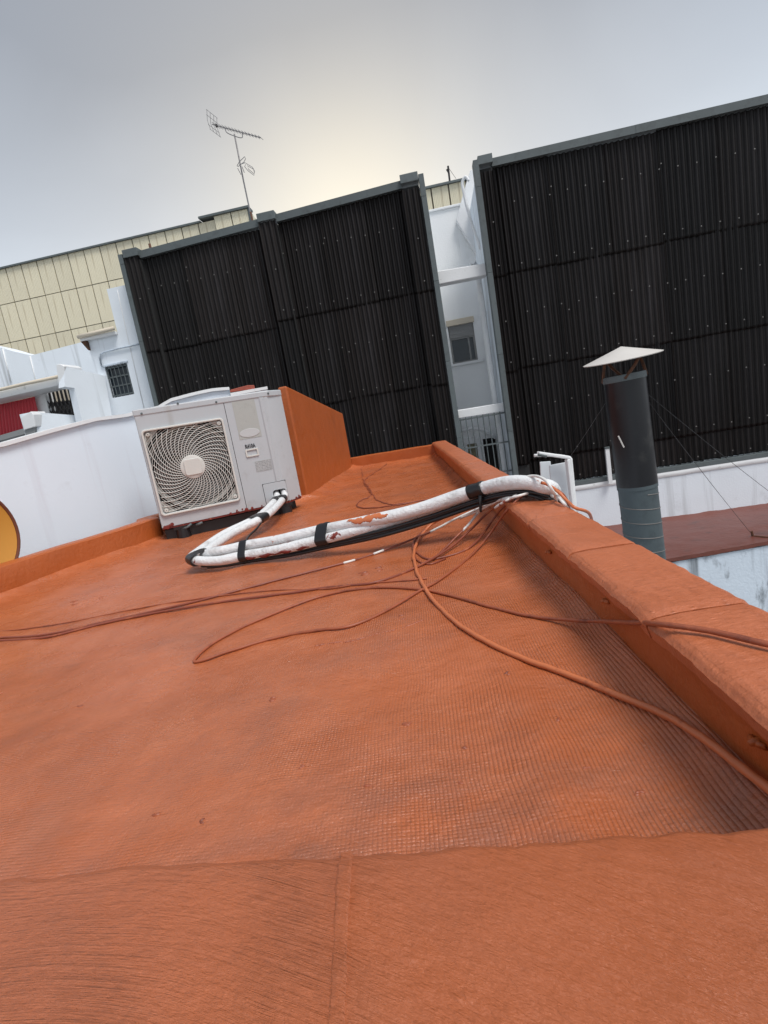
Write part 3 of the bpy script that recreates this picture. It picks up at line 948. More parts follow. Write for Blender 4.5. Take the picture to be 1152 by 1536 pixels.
wrap_single(at_px(pair1, 704), 6)
for x in (363, 481):
    wrap(at_px(sp_, x)-1 if x < 700 else at_px(sp_, x)-1, 4 if x != 709 else 4, RP*1.05)
wrap(23, 4, RP*1.05)
wrap(36, 4, RP*1.03)
wrap(bend-5, 10, RP*1.12, 'tape_bend')
# loose tape ends
cc = sp_[at_px(sp_, 711)]
MB().tube(spline([cc+V((.02,-.03,-.0)), cc+V((.012,-.045,-.025)), PX(721, 768, .115)], 6), lambda t: .010*(1-.6*t), 6).build('tape_end', m_rubber, bun, world=True, smooth=True)
cc = sp_[at_px(sp_, 366)]
MB().tube(spline([cc+V((0,.0,.02)), PX(372, 806, .05), PX(384, 794, .06), PX(391, 785, .07)], 6), .006, 6).build('tape_end', m_rubber, bun, world=True, smooth=True)
# black cables taped under the pipes
for (dx, dz) in ((0, -.026), (.012, -.040), (-.016, -.034)):
    pth = [V(p)+V((dx, -.012-dx*.4, dz)) for p in sp_[bend+4:]]
    sag = []
    for i, p in enumerate(pth):
        k = i/len(pth)
        p = p.copy(); p.z -= .014*math.sin(PI*min(1, k*1.3))**2*(.6+20*abs(dx)); p.z = max(p.z, floor_z(p.x, p.y)+.006)
        sag.append(p)
    MB().tube(sag, .0075 if dx >= 0 else .006, 8).build('black_cable', m_rubber, bun, world=True, smooth=True)
# orange smear painted over the thick stretch of pipe
def smear(s, t):
    i = i_a + (i_b-i_a)*s; k = int(i); f = i-k
    c = pair1[k].lerp(pair1[k+1], f)
    tt = (pair1[k+2]-pair1[k-1]).normalized()
    s_ = tt.cross(V((0, 0, 1))).normalized(); u_ = s_.cross(tt)
    w = 1.05*(math.sin(PI*min(1, max(0, s)))**.6)*(.75+.8*abs(fbm((s*6, 3, 0), 1.)))
    a0 = .62+.5*fbm((s*5, 0, 0), 1.)
    a = a0 + (t-.5)*2*w*(.7+.5*fbm((s*9, t*2, 5), 1.))
    R_ = RP*(1.05+.14*smst(.55, .7, k/len(pair1))) + .0012 - .004*(2*abs(t-.5))**6
    return c + (s_*math.cos(a)+u_*math.sin(a))*R_
i_a, i_b = at_px(pair1, 524), at_px(pair1, 584)
MB().grid(smear, 40, 10).build('paint_smear', m_cab_o, bun, world=True, smooth=True)
# dark red paint run under the lower pipe
rp = offset_path(sp_, lambda k: .028, lambda k: -.026)
i0, i1 = at_px(sp_, 372), at_px(sp_, 470)
MB().tube([p+V((0, -.004, .003*math.sin(i*1.7))) for i, p in enumerate(rp[i0:i1])], lambda t: .0095*(.7+.3*math.sin(t*23)), 7).build('paint_drip', m_maroon, bun, world=True, smooth=True)

# ------------------------------------------------------------------ loose cables
def cable(pts, r, mat, label, sub=8, wob=.002, white=(), group='thin cables lying about the orange roof'):
    P = []
    for q in pts:
        if len(q) == 4: P.append(onz(q[0], q[1], q[2]))           # (x, y, z, 'z'): free height
        else: P.append(FL(q[0], q[1], (q[2] if len(q) > 2 else 0)+r))
    s = spline(P, sub)
    s = [p + V((fbm((p.x*14, p.y*14, 1), 1.)*wob, fbm((p.x*14, p.y*14, 7), 1.)*wob, 0)) for p in s]
    o = MB().tube(s, lambda t: r*(1+.10*fbm((t*60, len(pts), 0), 1.)), 8).build('cable', mat, smooth=True)
    for x0, x1 in white:                               # stretches where the white sheath shows through the paint
        run = [p for p in s if x0 <= proj_x(p) <= x1]
        if len(run) > 2: MB().tube(run, r*1.08, 8).build('bare_sheath', m_cab_w, o, smooth=True)
    return tag(o, label, 'cable', group)
Z = 'z'
cable([(-230, 975), (-120, 966), (-40, 958), (60, 953), (160, 932), (290, 903), (420, 869), (510, 846), (560, 831), (640, 800, .02), (690, 775, .06), (730, 758, .09), (770, 746, .172, Z), (805, 738, .168, Z), (836, 745, .150, Z), (838, 770, .05, Z)], .0042, m_cab_r,
      'nearly straight cable with bare white patches crossing from the left edge to the right parapet', sub=14, white=[(511, 534), (557, 578), (642, 850)])
cable([(-240, 985), (-120, 972), (-40, 962), (60, 957), (160, 934), (240, 918), (330, 903), (430, 890), (500, 880), (560, 874), (620, 853), (680, 818, .01), (715, 785, .05), (745, 758, .10), (775, 744, .165, Z), (815, 739, .166, Z), (842, 748, .14, Z), (846, 770, .05, Z)], .0042, m_cab_r,
      'dark red-brown cable lying beside the white-patched one, then rising to the parapet', white=[(742, 860)])
cable([(856, 770, .05, Z), (845, 742, .165, Z), (815, 729, .178, Z), (785, 743, .165, Z), (762, 764, .10), (735, 800, .03), (705, 835), (665, 866), (625, 889), (585, 913), (530, 938), (480, 945), (420, 955), (350, 975), (303, 991), (292, 990), (310, 972), (345, 950), (400, 925), (470, 898), (520, 886), (575, 881), (630, 884), (675, 893), (720, 906), (760, 916), (800, 925), (850, 930, .01), (905, 932, .05), (955, 934, .10), (993, 936, .155, Z), (1060, 946, .158, Z), (1152, 967, .157, Z), (1230, 985, .155, Z)], .0040, m_cab_d,
      'long cable forming the pointed loop mid-roof and crossing the right coping', sub=7)
cable([(700, 757, .12), (672, 772, .07), (648, 786, .035), (630, 806, .01), (621, 829), (624, 852), (632, 872), (655, 906), (690, 938), (730, 962), (790, 990), (850, 1011), (920, 1040), (1000, 1074, .004), (1050, 1103, .01), (1085, 1130, .012), (1152, 1182, .02), (1230, 1245, .03)], .0056, m_cab_o,
      'thickest orange cable, curving from below the pipes to the lower right corner')
cable([(631, 800, .012), (621, 812, .01), (622, 826), (640, 838), (660, 837), (700, 824), (725, 800, .02), (745, 772, .06), (765, 752, .11), (790, 737, .168, Z), (820, 733, .175, Z), (838, 745, .15, Z), (842, 770, .05, Z)], .0038, m_cab_r,
      'thin dark red cable with a small curl below the pipes, climbing to the parapet')
cable([(690, 778, .05), (720, 765, .10), (748, 750, .13), (785, 741, .163, Z), (812, 739, .160, Z), (830, 746, .155, Z), (834, 770, .05, Z)], .0040, m_cab_w,
      'short white cable lowest on the parapet coping, under the white pipes')
cable([(655, 835, .0), (672, 818, .012), (700, 790, .05), (718, 768, .09), (745, 752, .13), (770, 743, .168, Z), (800, 733, .18, Z), (822, 731, .182, Z), (848, 757, .152, Z), (858, 775, .06, Z)], .0042, m_cab_r,
      'white cable with a red-painted tail lifting off beside the tape end', white=[(690, 870)], group='thin cables lying about the orange roof')
cable([(-220, 966), (-120, 958), (-40, 950), (30, 944), (110, 932), (200, 914), (290, 899), (400, 886), (480, 884), (540, 876), (590, 872), (640, 868)], .0026, m_cab_d,
      'thinnest orange cable, lying just above the pair of cables at the left edge')
cable([(760, 741, .166, Z), (735, 748, .14), (705, 762, .08), (668, 776, .04), (640, 792, .012), (626, 808), (620, 826), (628, 842), (645, 846), (668, 838)], .0030, m_cab_r,
      'thin dark red wire hooking round the knot under the black cables')
cable([(742, 762, .12), (765, 748, .166, Z), (790, 736, .172, Z), (812, 735, .170, Z), (829, 747, .152, Z), (833, 772, .05, Z)], .0042, m_cab_w,
      'second short white cable on the coping, just above the lowest one')
cable([(775, 719, .222, Z), (800, 714, .232, Z), (818, 720, .226, Z), (828, 734, .198, Z), (834, 748, .155, Z), (836, 775, .04, Z)], .0048, m_cab_w,
      'white cable arching over the top of the pipes at the parapet')
cable([(812, 724, .215, Z), (822, 727, .205, Z), (838, 738, .185, Z), (852, 752, .158, Z), (863, 762, .148, Z), (885, 772, .10, Z), (890, 800, -.1, Z)], .0050, m_cab_o,
      'orange-painted cable dropping outside over the coping edge at the pipe end')
cable([(541, 700), (543, 710), (545, 720), (552, 730), (557, 739), (553, 746), (542, 750), (535, 758), (540, 761), (552, 762), (575, 760), (600, 757), (626, 752), (650, 748)], .0035, m_cab_r,
      'dark cable curling in a loop on the far roof, near the orange wall', wob=.01)
cable([(580, 696), (571, 703), (560, 710), (552, 716), (546, 722), (550, 731), (558, 741), (563, 748), (573, 753), (588, 757), (612, 754)], .0032, m_cab_r,
      'dark thin cable wandering back from the far kerb towards the pipes', wob=.01)
cable([(548, 696), (562, 697), (574, 697), (581, 694), (577, 688)], .0030, m_cab_o, 'short orange-painted wire lying at the foot of the far kerb', wob=.004)

# ------------------------------------------------------------------ facades: a frame whose x runs along the black wall
FR = math.radians(-7.356)
fx, fy = V((math.cos(FR), math.sin(FR), 0)), V((-math.sin(FR), math.cos(FR), 0))
FO = V((0, 9, 0))
def fp(x, y, d=0.):
    p = onp(x, y, FO+fy*d, fy); q = p-FO
    return (q.dot(fx), p.z)
def fthing(name, label, cat, u, d, group=None):
    p = FO+fx*u+fy*d
    o = thing(name, label, cat, (p.x, p.y, GZ), FR, group)
    o['u'] = u; o['d'] = d
    del o['u']; del o['d']
    return o
class FB(MB):
    """mesh given in facade coordinates (u, d, z)"""
    def fin(self, name, mat, parent, **kw):
        self.v = [FO+fx*p.x+fy*p.y+V((0,0,p.z)) for p in self.v]
        return self.build(name, mat, parent, world=True, **kw)

# corrugated sheets: a few shared meshes
PITCH_ = .0867
def sheet_mesh(name, w, h, seed):
    rg = random.Random(seed)
    n = int(round(w/PITCH_*6)); ph = rg.uniform(0, 1)
    fr = []
    rows = [0, .03, .35, .7, 1.]
    vs = []
    low = [rg.uniform(-.010, .010) for _ in range(n+1)]
    for side in (0, 1):
        for j, t in enumerate(rows):
            for i in range(n+1):
                x = w*i/n
                y = -.021*math.cos(2*PI*x/PITCH_) - (.004*(1-t)) + (.0025 if side else 0)
                y += rg.uniform(-.0015, .0015) + (.006*math.sin(x*9+seed)*(1-t)**3)
                z = h*t + (low[i]*.6 if j == 0 else 0)
                vs.append((x, y, z))
    m = n+1; N = m*len(rows)
    fs = []
    for j in range(len(rows)-1):
        for i in range(n):
            a = j*m+i
            fs.append((a, a+1, a+m+1, a+m))
            fs.append((N+a+m, N+a+m+1, N+a+1, N+a))
    for i in range(n): fs.append((i+1, i, N+i, N+i+1))
    mb = MB(); mb.add(vs, fs)
    return mb.mesh(name, m_black, smooth=True)
SW = PITCH_*9
sheets = [sheet_mesh('corrugated_sheet', SW+PITCH_*.55, 1.53, k) for k in range(4)]
short_sheets = [sheet_mesh('corrugated_sheet_short', SW+PITCH_*.55, .60, 10+k) for k in range(2)]
narrow = [sheet_mesh('corrugated_strip', PITCH_*3, 1.50, 20+k) for k in range(2)]
def put(me, parent, u, d, z, sx=1., rz=0.):
    o = bpy.data.objects.new('corrugated_sheet', me)
    COL.objects.link(o); o.parent = parent
    p = parent.matrix_basis.inverted() @ (FO+fx*u+fy*d+V((0,0,z)))
    o.location = p; o.scale = (sx, 1, 1)
    o.rotation_euler = (0, random.uniform(-.003, .003), rz)
    return o
ROWS = [2.30, .86, -.62]
def screws(mb, u, d, z):
    mb.lathe([(.011, 0), (.010, .006), (0, .009)], 6, Matrix.Translation((u, d, z)) @ Matrix.Rotation(PI/2, 4, 'X'))
def clad(name, label, u0, u1, pil, secs, bodyd, zbot, topz):
    t = fthing(name, label, 'building', u0, 0, 'buildings clad in black corrugated sheets')
    b = FB(); b.box(u0+.03, u1-.03, .07, bodyd, GZ, topz((u0+u1)/2)-.16)
    b.fin('wall', m_white, t)
    sm_ = FB()
    for (a, c, nc) in secs:
        w = (c-a)/nc
        drop = .10 if a < -2 else 0
        for r, zb in enumerate(ROWS):
            for k in range(nc):
                me = sheets[(k*3+r*5) % 4]
                put(me, t, a+k*w, .038-.013*(k % 2)-.0035*(2-r)-.003, zb-drop+random.uniform(-.012, .012), w/SW)
        if zbot > -1.5:
            for k in range(nc): put(short_sheets[k % 2], t, a+k*w, .035-.004*(k % 2)+.004, zbot+.02, w/SW)
        lines = [3.30, 2.43, 1.72, .99, .28, -.49, -.95] if zbot > -1.5 else [3.30, 2.43, 1.72, .99, .28, -.49]
        for zl in lines:
            q = a+PITCH_*.5*0
            k = 0
            while q < c-.02:
                screws(sm_, q, .035-.036-.012-(.012 if zl in (2.43, .99, -.49) else 0), zl-drop+random.uniform(-.012, .012))
                q += PITCH_*3*(w/SW)
        for k in range(1, nc, 2):
            screws(sm_, a+k*w+.03, -.02, 3.38+random.uniform(-.02, .02)); screws(sm_, a+k*w+.10, -.02, 1.62)
    for (a, c) in pil:
        pw = c-a
        bx = FB(); bx.box(a+.008, c-.008, -.055, .068, max(zbot, GZ), topz((a+c)/2)-.12)
        bx.fin('pilaster', m_dark, t)
        for r, zb in enumerate(ROWS):
            put(narrow[r % 2], t, a, -.078-.008*(2-r), zb-(.10 if a < -2 else .03), pw/(PITCH_*3))
            for zl in (zb+.13, zb+.75): screws(sm_, a+pw*.5, -.118-.008*(2-r), zl)
        cp = FB(); cp.box(a-.006, c+.006, -.125, .16, topz((a+c)/2)-.075, topz((a+c)/2)+.045)
        cp.fin('pilaster_cap', m_galv, t, bevel=.004)
    so_ = sm_.fin('screw', m_screw, t); so_['kind'] = 'stuff'
    # top flashing in lengths, lapped
    edges = sorted([u0] + [x for p in pil for x in p] + [u1])
    for (a, c, nc) in secs:
        k = 0; q = a
        while q < c-.05:
            e = min(q+2.05, c)
            f = FB()
            y0 = -.055-.003*(k % 2)
            za, zc = topz(q), topz(e)
            f.prism([(q, y0, za-.11), (e+.002, y0, zc-.11), (e+.002, y0, zc), (q, y0, za)], (0, .20, 0))
            f.fin('top_flashing', m_galv, t)
            q = e; k += 1
    return t
def edge_strip(t, u0, u1, d0, d1, z0, z1):
    z = z0
    while z < z1-.05:
        e = min(z+1.22, z1)
        f = FB(); f.box(u0, u1, d0-.002*random.random(), d1, z, e-.003)
        f.fin('edge_flashing', m_galv, t, bevel=.003)
        z = e
tl = lambda u: 3.885+.033*(u+.2) if u < 1.3 else 3.935
left = clad('clad_building', 'black corrugated building front on the left, between the barred window and the narrow white gap', -3.54, 1.48,
            [(-3.45, -3.21), (-1.15, -.875), (1.13, 1.39)], [(-3.21, -1.15, 3), (-.875, 1.13, 3)], 7, GZ, tl)
edge_strip(left, -3.54, -3.468, -.125, .07, GZ+.5, tl(-3.5)-.0)
edge_strip(left, 1.40, 1.48, -.125, .07, GZ+.5, tl(1.45)+.0)
right = clad('clad_building', 'wide black corrugated building front on the right, behind the flue, above a low white wall', 2.22, 9.6,
             [(2.30, 2.50)], [(2.50, 9.52, 9)], 7, -1.06, lambda u: 3.945)
edge_strip(right, 2.22, 2.298, -.125, .07, -1.3, 3.95)
f = FB(); f.box(2.25, 9.57, -.065, .07, -1.12, -1.055); f.fin('foot_flashing', m_galv, right)
f = FB(); f.box(2.24, 9.58, -.05, .068, GZ, -1.20); f.fin('base_wall', m_white, right)
f = FB()
f.grid(lambda s, t: V((2.24+7.3*s, -.052-.03*min(t, 1-t)*0-.016*(1 if .2 < t < .8 else .4), -1.205+.085*t+.006*fbm((s*30, 0, 0), 1.))), 60, 4)
f.fin('wall_coping', m_trim, right, smooth=True)
bar = FB(); bar.tube([(.25, .06, 4.02), (.6, .1, 4.0)], .01, 6)
rod = FB(); q = fp(227, 374, .4); rod.tube([(q[0], .4, q[1]-.25), (q[0]-.01, .4, q[1]+.09)], .022, 7)
rod.fin('rusty_stub', m_rust, left, smooth=True)

# ------------------------------------------------------------------ white courtyard house in the gap between the two black fronts
gap = fthing('white_house', 'narrow white house back with beams, drainpipe and shuttered window between the black fronts', 'house', 1.8, 1.5)
D = 1.5
# back wall built round its window and door openings
wu0, wu1, wz0, wz1 = 1.575, 2.045, 1.235, 2.00
du0, du1, dz0, dz1 = 1.925, 2.18, -2.6, -.235
ou0, ou1, oz0, oz1 = 1.62, 1.80, -.95, -.285
f = FB()
for (a, b, c, d_) in [(1.2, wu0, wz0, wz1), (wu1, 2.6, wz0, wz1), (1.2, 2.6, wz1, 3.90), (1.2, 2.6, -.235, wz0),
                      (1.2, ou0, oz0, -.235), (ou1, du0, oz0, -.235), (1.2, du0, GZ, oz0), (du1, 2.6, GZ, -.235), (ou0, ou1, oz1, -.235)]:
    f.box(a, b, D, D+.22, c, d_)
f.fin('wall', m_white3, gap)
f = FB(); f.box(1.2, 2.6, D-.03, D+.25, 3.90, 3.945); f.fin('wall_coping', m_trim, gap, bevel=.01)
# sloping white cheek that climbs to the right-hand front
q = [fp(*p_, 1.37) for p_ in [(684, 330), (700, 272), (706, 254), (716, 254), (735, 398), (724, 398)]]
f = FB(); f.prism([(u, 1.37, z) for u, z in q] , (0, .125, 0)); f.fin('parapet_cheek', m_trim, gap, bevel=.012)
for (z0, z1, zr0, zr1) in [(2.375, 2.575, 2.37, 2.545), (.262, .40, .25, .395)]:
    f = FB(); f.prism([(1.47, .04, z0), (2.226, .04, zr0), (2.226, .04, zr1), (1.47, .04, z1)], (0, .22, 0))
    f.fin('beam', m_trim, gap, bevel=.012)
# window: lintel, roller shutter, frame, pane, sill
f = FB()
for (a, b, c, d_) in [(wu0, wu0+.035, wz0, wz1), (wu1-.035, wu1, wz0, wz1), (wu0+.035, wu1-.035, wz0, wz0+.03), (wu0+.035, wu1-.035, 1.665, 1.70)]:
    f.box(a, b, D+.05, D+.12, c, d_)
win = f.fin('window', m_shut, gap)
f = FB(); f.box(wu0-.02, wu1+.02, D-.025, D+.05, 1.915, 2.02); f.fin('shutter_box', m_cream, win, bevel=.006)
f = FB()
for k in range(7): f.box(wu0+.02, wu1-.02, D+.028+.004*(k % 2), D+.05, 1.70+.031*k, 1.729+.031*k)
f.fin('roller_shutter', m_shut, win)
f = FB(); f.box(wu0+.035, wu1-.035, D+.085, D+.095, wz0+.03, 1.665); f.fin('pane', m_glassd, win)
f = FB(); f.box((wu0+wu1)/2+.10, (wu0+wu1)/2+.13, D+.06, D+.085, wz0+.03, 1.665); f.fin('mullion', m_shut, win)
f = FB(); f.box(wu0-.05, wu1+.10, D-.05, D+.05, 1.185, wz0); f.fin('sill', m_trim, win, bevel=.006)
f = FB(); f.box(1.2, 2.6, D+.23, D+.26, -2.6, 2.1); f.fin('dark_room', m_acd, gap)
f = FB(); f.box(ou0, ou1, D+.04, D+.08, oz0, oz1); f.fin('olive_panel', m_olive, gap)
f = FB()
for (a, b, c, d_) in [(ou1, ou1+.09, -1.1, -.24), (ou0-.05, ou1, -.285, -.235), (du1, du1+.05, -2.6, -.235), (1.5, 2.3, -.235, -.16)]:
    f.box(a, b, D-.03, D-.001, c, d_)
f.fin('door_frame', m_trim, gap, bevel=.004)
# drainpipe with an elbow and a gooseneck vent
f = FB(); f.tube([(2.155, .62, GZ), (2.155, .62, -.1)], .048, 12); f.tube([(2.155, .62, -.12), (2.155, .62, 2.52)], .048, 12)
for z in (-.1, 1.0, 1.9): f.tube([(2.155, .62, z-.03), (2.155, .62, z+.03)], .056, 12)
f.tube(spline([(2.155, .62, 2.50), (2.15, .6, 2.60), (2.10, .55, 2.68), (2.07, .4, 2.70)], 5), .052, 12)
f.fin('drainpipe', m_trim, gap, smooth=40)
f = FB(); f.tube(spline([(2.25, .6, 2.9), (2.13, .6, 3.5), (2.10, .6, 3.82), (2.10, .6, 3.95), (2.16, .58, 4.01), (2.20, .55, 3.93)], 6), .022, 8); f.fin('vent_pipe', m_trim, gap, smooth=True)
f = FB(); f.tube([(1.42, D-.1, -.02), (1.75, D-.1, .0), (1.95, D-.1, -.06), (2.2, D-.1, -.28)], .03, 8); f.fin('conduit', m_trim, gap, smooth=True)
# barred cage below the lower beam
cage = FB()
bars = [1.50+.092*k for k in range(9)]
cg = None
for k, u in enumerate(bars):
    b = FB(); b.tube([(u, .0, -1.75), (u, .0, .265)], .0085, 6)
    if cg is None: cg = b.fin('window_grille', m_galv, gap)
    else: b.fin('bar', m_galv, cg)
for z in (.235, -.235, -.71, -1.2):
    b = FB(); b.box(1.48, 2.27, -.012, -.004, z-.012, z+.012); b.fin('rail', m_galv, cg)

# ------------------------------------------------------------------ houses on the left
def px_prism(pts, d, t, name, mat, parent, **kw):
    f = FB(); f.prism([(*(lambda q: (q[0], d, q[1]))(fp(x, y, d)),) for x, y in pts], (0, t, 0))
    return f.fin(name, mat, parent, **kw)
def px_tube(pts, d, r, name, mat, parent, n=8):
    f = FB(); f.tube([(fp(x, y, d)[0], d, fp(x, y, d)[1]) for x, y in pts], r, n)
    return f.fin(name, mat, parent, smooth=True)
tw = fthing('white_house', 'white house with the small barred window, at the left edge of the black cladding', 'house', -4.2, .1)
q = lambda x, y, d=.12: fp(x, y, d)
bz0, bz1 = q(170, 597)[1], q(156, 551)[1]
bu0, bu1 = q(157, 552)[0], q(190, 545)[0]
ul, ur = q(131, 512)[0], -3.47
um = q(160, 434)[0]
zt1, zt2 = q(131, 512)[1], q(172, 431)[1]
f = FB()
for (a, b, c, d_) in [(ul, bu0, GZ, zt1), (bu1, ur, GZ, zt1), (bu0, bu1, GZ, bz0), (bu0, bu1, bz1, zt1)]:
    f.box(a, b, .12, .4, c, d_)
f.box(ul, ur, .5, 4, GZ, zt1); f.box(ul, ul+.1, .4, .5, GZ, zt1)
f.box(um, ur, .12, .6, zt1, zt2)
f.fin('wall', m_white, tw)
f = FB(); f.box(ul-.07, um-.004, .03, .5, zt1+.001, zt1+.055); f.fin('roof_edge', m_trim, tw, bevel=.008)
f = FB(); f.tube([(ul-.07, .0, zt1+.07), (um+.02, .0, zt1+.09)], .035, 8); f.fin('gutter', m_cream, tw, smooth=True)
f = FB(); f.prism([(ul-.075, .05, zt1-.002), (ul+.02, .05, zt1-.002), (ul+.02, .05, zt1-.16)], (0, .07, 0)); f.fin('bracket', m_rust, tw)
f = FB(); f.box(bu0, bu1, .20, .23, bz0, bz1); win = f.fin('window', m_glassd, tw)
for k in range(6):
    u = bu0+.02+(bu1-bu0-.04)*k/5
    b = FB(); b.box(u-.006, u+.006, .125, .137, bz0, bz1); b.fin('bar', m_galv, win)
for k in range(4):
    z = bz0+.03+(bz1-bz0-.06)*k/3
    b = FB(); b.box(bu0, bu1, .139, .145, z-.012, z+.012); b.fin('rail', m_galv, win)
f = FB(); f.box(bu0-.04, bu1+.03, .09, .125, bz1+.005, bz1+.03); f.fin('lintel_strip', m_grime, win)
px_tube([(152, 548), (149.5, 537), (151, 531), (156, 528), (180, 522), (208, 516)], .09, .014, 'conduit', m_grime, tw)
px_tube([(176, 435), (190, 500), (220, 630)], .115, .006, 'conduit', m_trim, tw)

bk = fthing('white_house', 'pale bluish-white house wall under the yellow cladding, behind the sloping stair wall', 'house', -7, 2.4)
px_prism([(-60, 508), (0, 521), (20, 527), (47, 533), (127, 512), (175, 500), (200, 640), (-60, 640)], 2.4, .5, 'wall', m_white, bk)
px_tube([(4, 523), (16, 573)], 2.385, .016, 'drainpipe', m_trim, bk)
px_tube([(45, 534), (58, 590)], 2.39, .012, 'conduit', m_trim, bk)
f = FB(); f.box(fp(-60, 520, 2.4)[0], fp(150, 520, 2.4)[0], 2.95, 9, GZ, fp(47, 535, 2.4)[1]-.6); f.fin('rear_block', m_white, bk)

st = fthing('stair_wall', 'sloping grey-white stair wall left of the barred window, with a bright square end', 'wall', -4.9, -.55)
def run_wall(near, far, d0, d1, t, name, mat, parent):     # near/far: (x, y) of the top edge; the wall runs from depth d0 back to d1
    a, b = fp(*near, d0), fp(*far, d1)
    f = FB(); f.prism([(a[0], d0, a[1]), (b[0], d1, b[1]), (b[0], d1, GZ), (a[0], d0, GZ)], (-t, 0, 0))
    return f.fin(name, mat, parent)
pa_, pb_ = fp(97, 550, -.60), fp(157, 563.5, .10)
wa = FO+fx*pa_[0]+fy*(-.60); wb = FO+fx*pb_[0]+fy*.10
wdir = (wb-wa).normalized(); wnr = V((wdir.y, -wdir.x, 0))
wpts = [onp(x, y, wa, wnr) for x, y in [(97, 550), (157, 563.5), (172, 645), (126, 645), (112, 582), (97, 580)]]
m = MB(); m.prism(wpts, -wnr*.14); m.build('wall', m_white, st, world=True)
px_prism([(84, 547), (90, 546), (96, 549), (97.5, 580), (88, 578)], -.63, .45, 'end_post', m_trim, st, bevel=.01)
px_prism([(106, 582), (111, 582), (125, 645), (119, 645)], .0, .1, 'door_reveal', m_trim, st)

sh_ = fthing('shed', 'low white-fascia shed with red corrugated shutter and black folding gate, at the left', 'shed', -6.2, -.3)
px_prism([(-60, 602), (0, 587), (86, 566), (87, 578), (0, 598), (-60, 613)], -.45, .5, 'fascia', m_trim, sh_, bevel=.01)
px_tube([(-60, 600), (0, 584.5), (40, 575), (89, 564.5)], -.50, .028, 'gutter', m_cream, sh_)
px_prism([(-60, 609), (0, 594), (86, 573), (87, 584), (0, 604), (-60, 620)], -.04, .1, 'soffit_board', m_greyslab, sh_)
px_prism([(-60, 612), (0, 600), (50, 588), (70, 583), (82, 640), (-60, 690)], .30, .12, 'rear_wall', m_cream, sh_)
px_prism([(50, 590), (66, 586), (79, 640), (62, 640)], .05, .2, 'pier', m_trim, sh_)
# shutter: a ridged red sheet
c0, c1, c2, c3 = fp(-60, 620.5, -.02), fp(52, 595, -.02), fp(62, 640, -.02), fp(-60, 675, -.02)
def shut(s, t):
    a = V((c0[0], 0, c0[1])).lerp(V((c1[0], 0, c1[1])), s); b = V((c3[0], 0, c3[1])).lerp(V((c2[0], 0, c2[1])), s)
    p = a.lerp(b, t)
    return V((p.x, -.02-.018*abs(math.sin(s*PI*26)), p.z))
f = FB(); f.grid(shut, 156, 2, True); f.fin('shutter', m_red, sh_)
px_prism([(-60, 668), (0, 653), (34, 643), (52, 639), (54, 646), (0, 661), (-60, 676)], -.35, .5, 'sill_slab', m_greyslab, sh_)
# black folding gate
dk = px_prism([(67, 586), (107, 581), (121, 636), (78, 640)], .32, .03, 'gate_recess', m_acd, sh_)
px_prism([(71, 588), (104, 583), (108, 600), (75, 604)], .295, .02, 'curtain', m_cream, sh_)
gate = None
def gq(s, t, d):
    a = V((67, 586)).lerp(V((108, 581)), s); b = V((79, 640)).lerp(V((123, 636)), s); p = a.lerp(b, t)
    r_ = fp(p.x, p.y, d); return (r_[0], d, r_[1])
for k in range(8):
    s = k/7
    f = FB(); f.tube([gq(s, 0, .1), gq(s, 1, .1)], .019, 6)
    if gate is None: gate = f.fin('folding_gate', m_iron, sh_)
    else: f.fin('gate_bar', m_iron, gate)
for row in range(3):
    t0 = .28+.24*row
    for k in range(7):
        for sgn in (0, 1):
            f = FB(); f.tube([gq((k+sgn)/7, t0, .075), gq((k+1-sgn)/7, t0+.24, .075)], .011, 4); f.fin('gate_link', m_iron, gate)
f = FB(); f.box(fp(-60, 600, .4)[0], fp(110, 600, .4)[0], .45, 1.6, GZ, 1.55); f.fin('rear_block', m_white, sh_)

lw = fthing('stair_wall', 'low sloping white stair wall with a block end, just above the boundary wall coping', 'wall', -5.6, -1.0)
run_wall((48, 618), (142, 625), -1.0, -.10, .22, 'wall', m_white, lw)
px_prism([(31, 626), (46, 617), (50, 622), (53, 640), (36, 645)], -1.06, .3, 'end_block', m_trim, lw, bevel=.01)
px_prism([(36, 645.5), (53, 640.5), (53, 650), (40, 656)], -1.03, .25, 'foot', m_greyslab, lw)

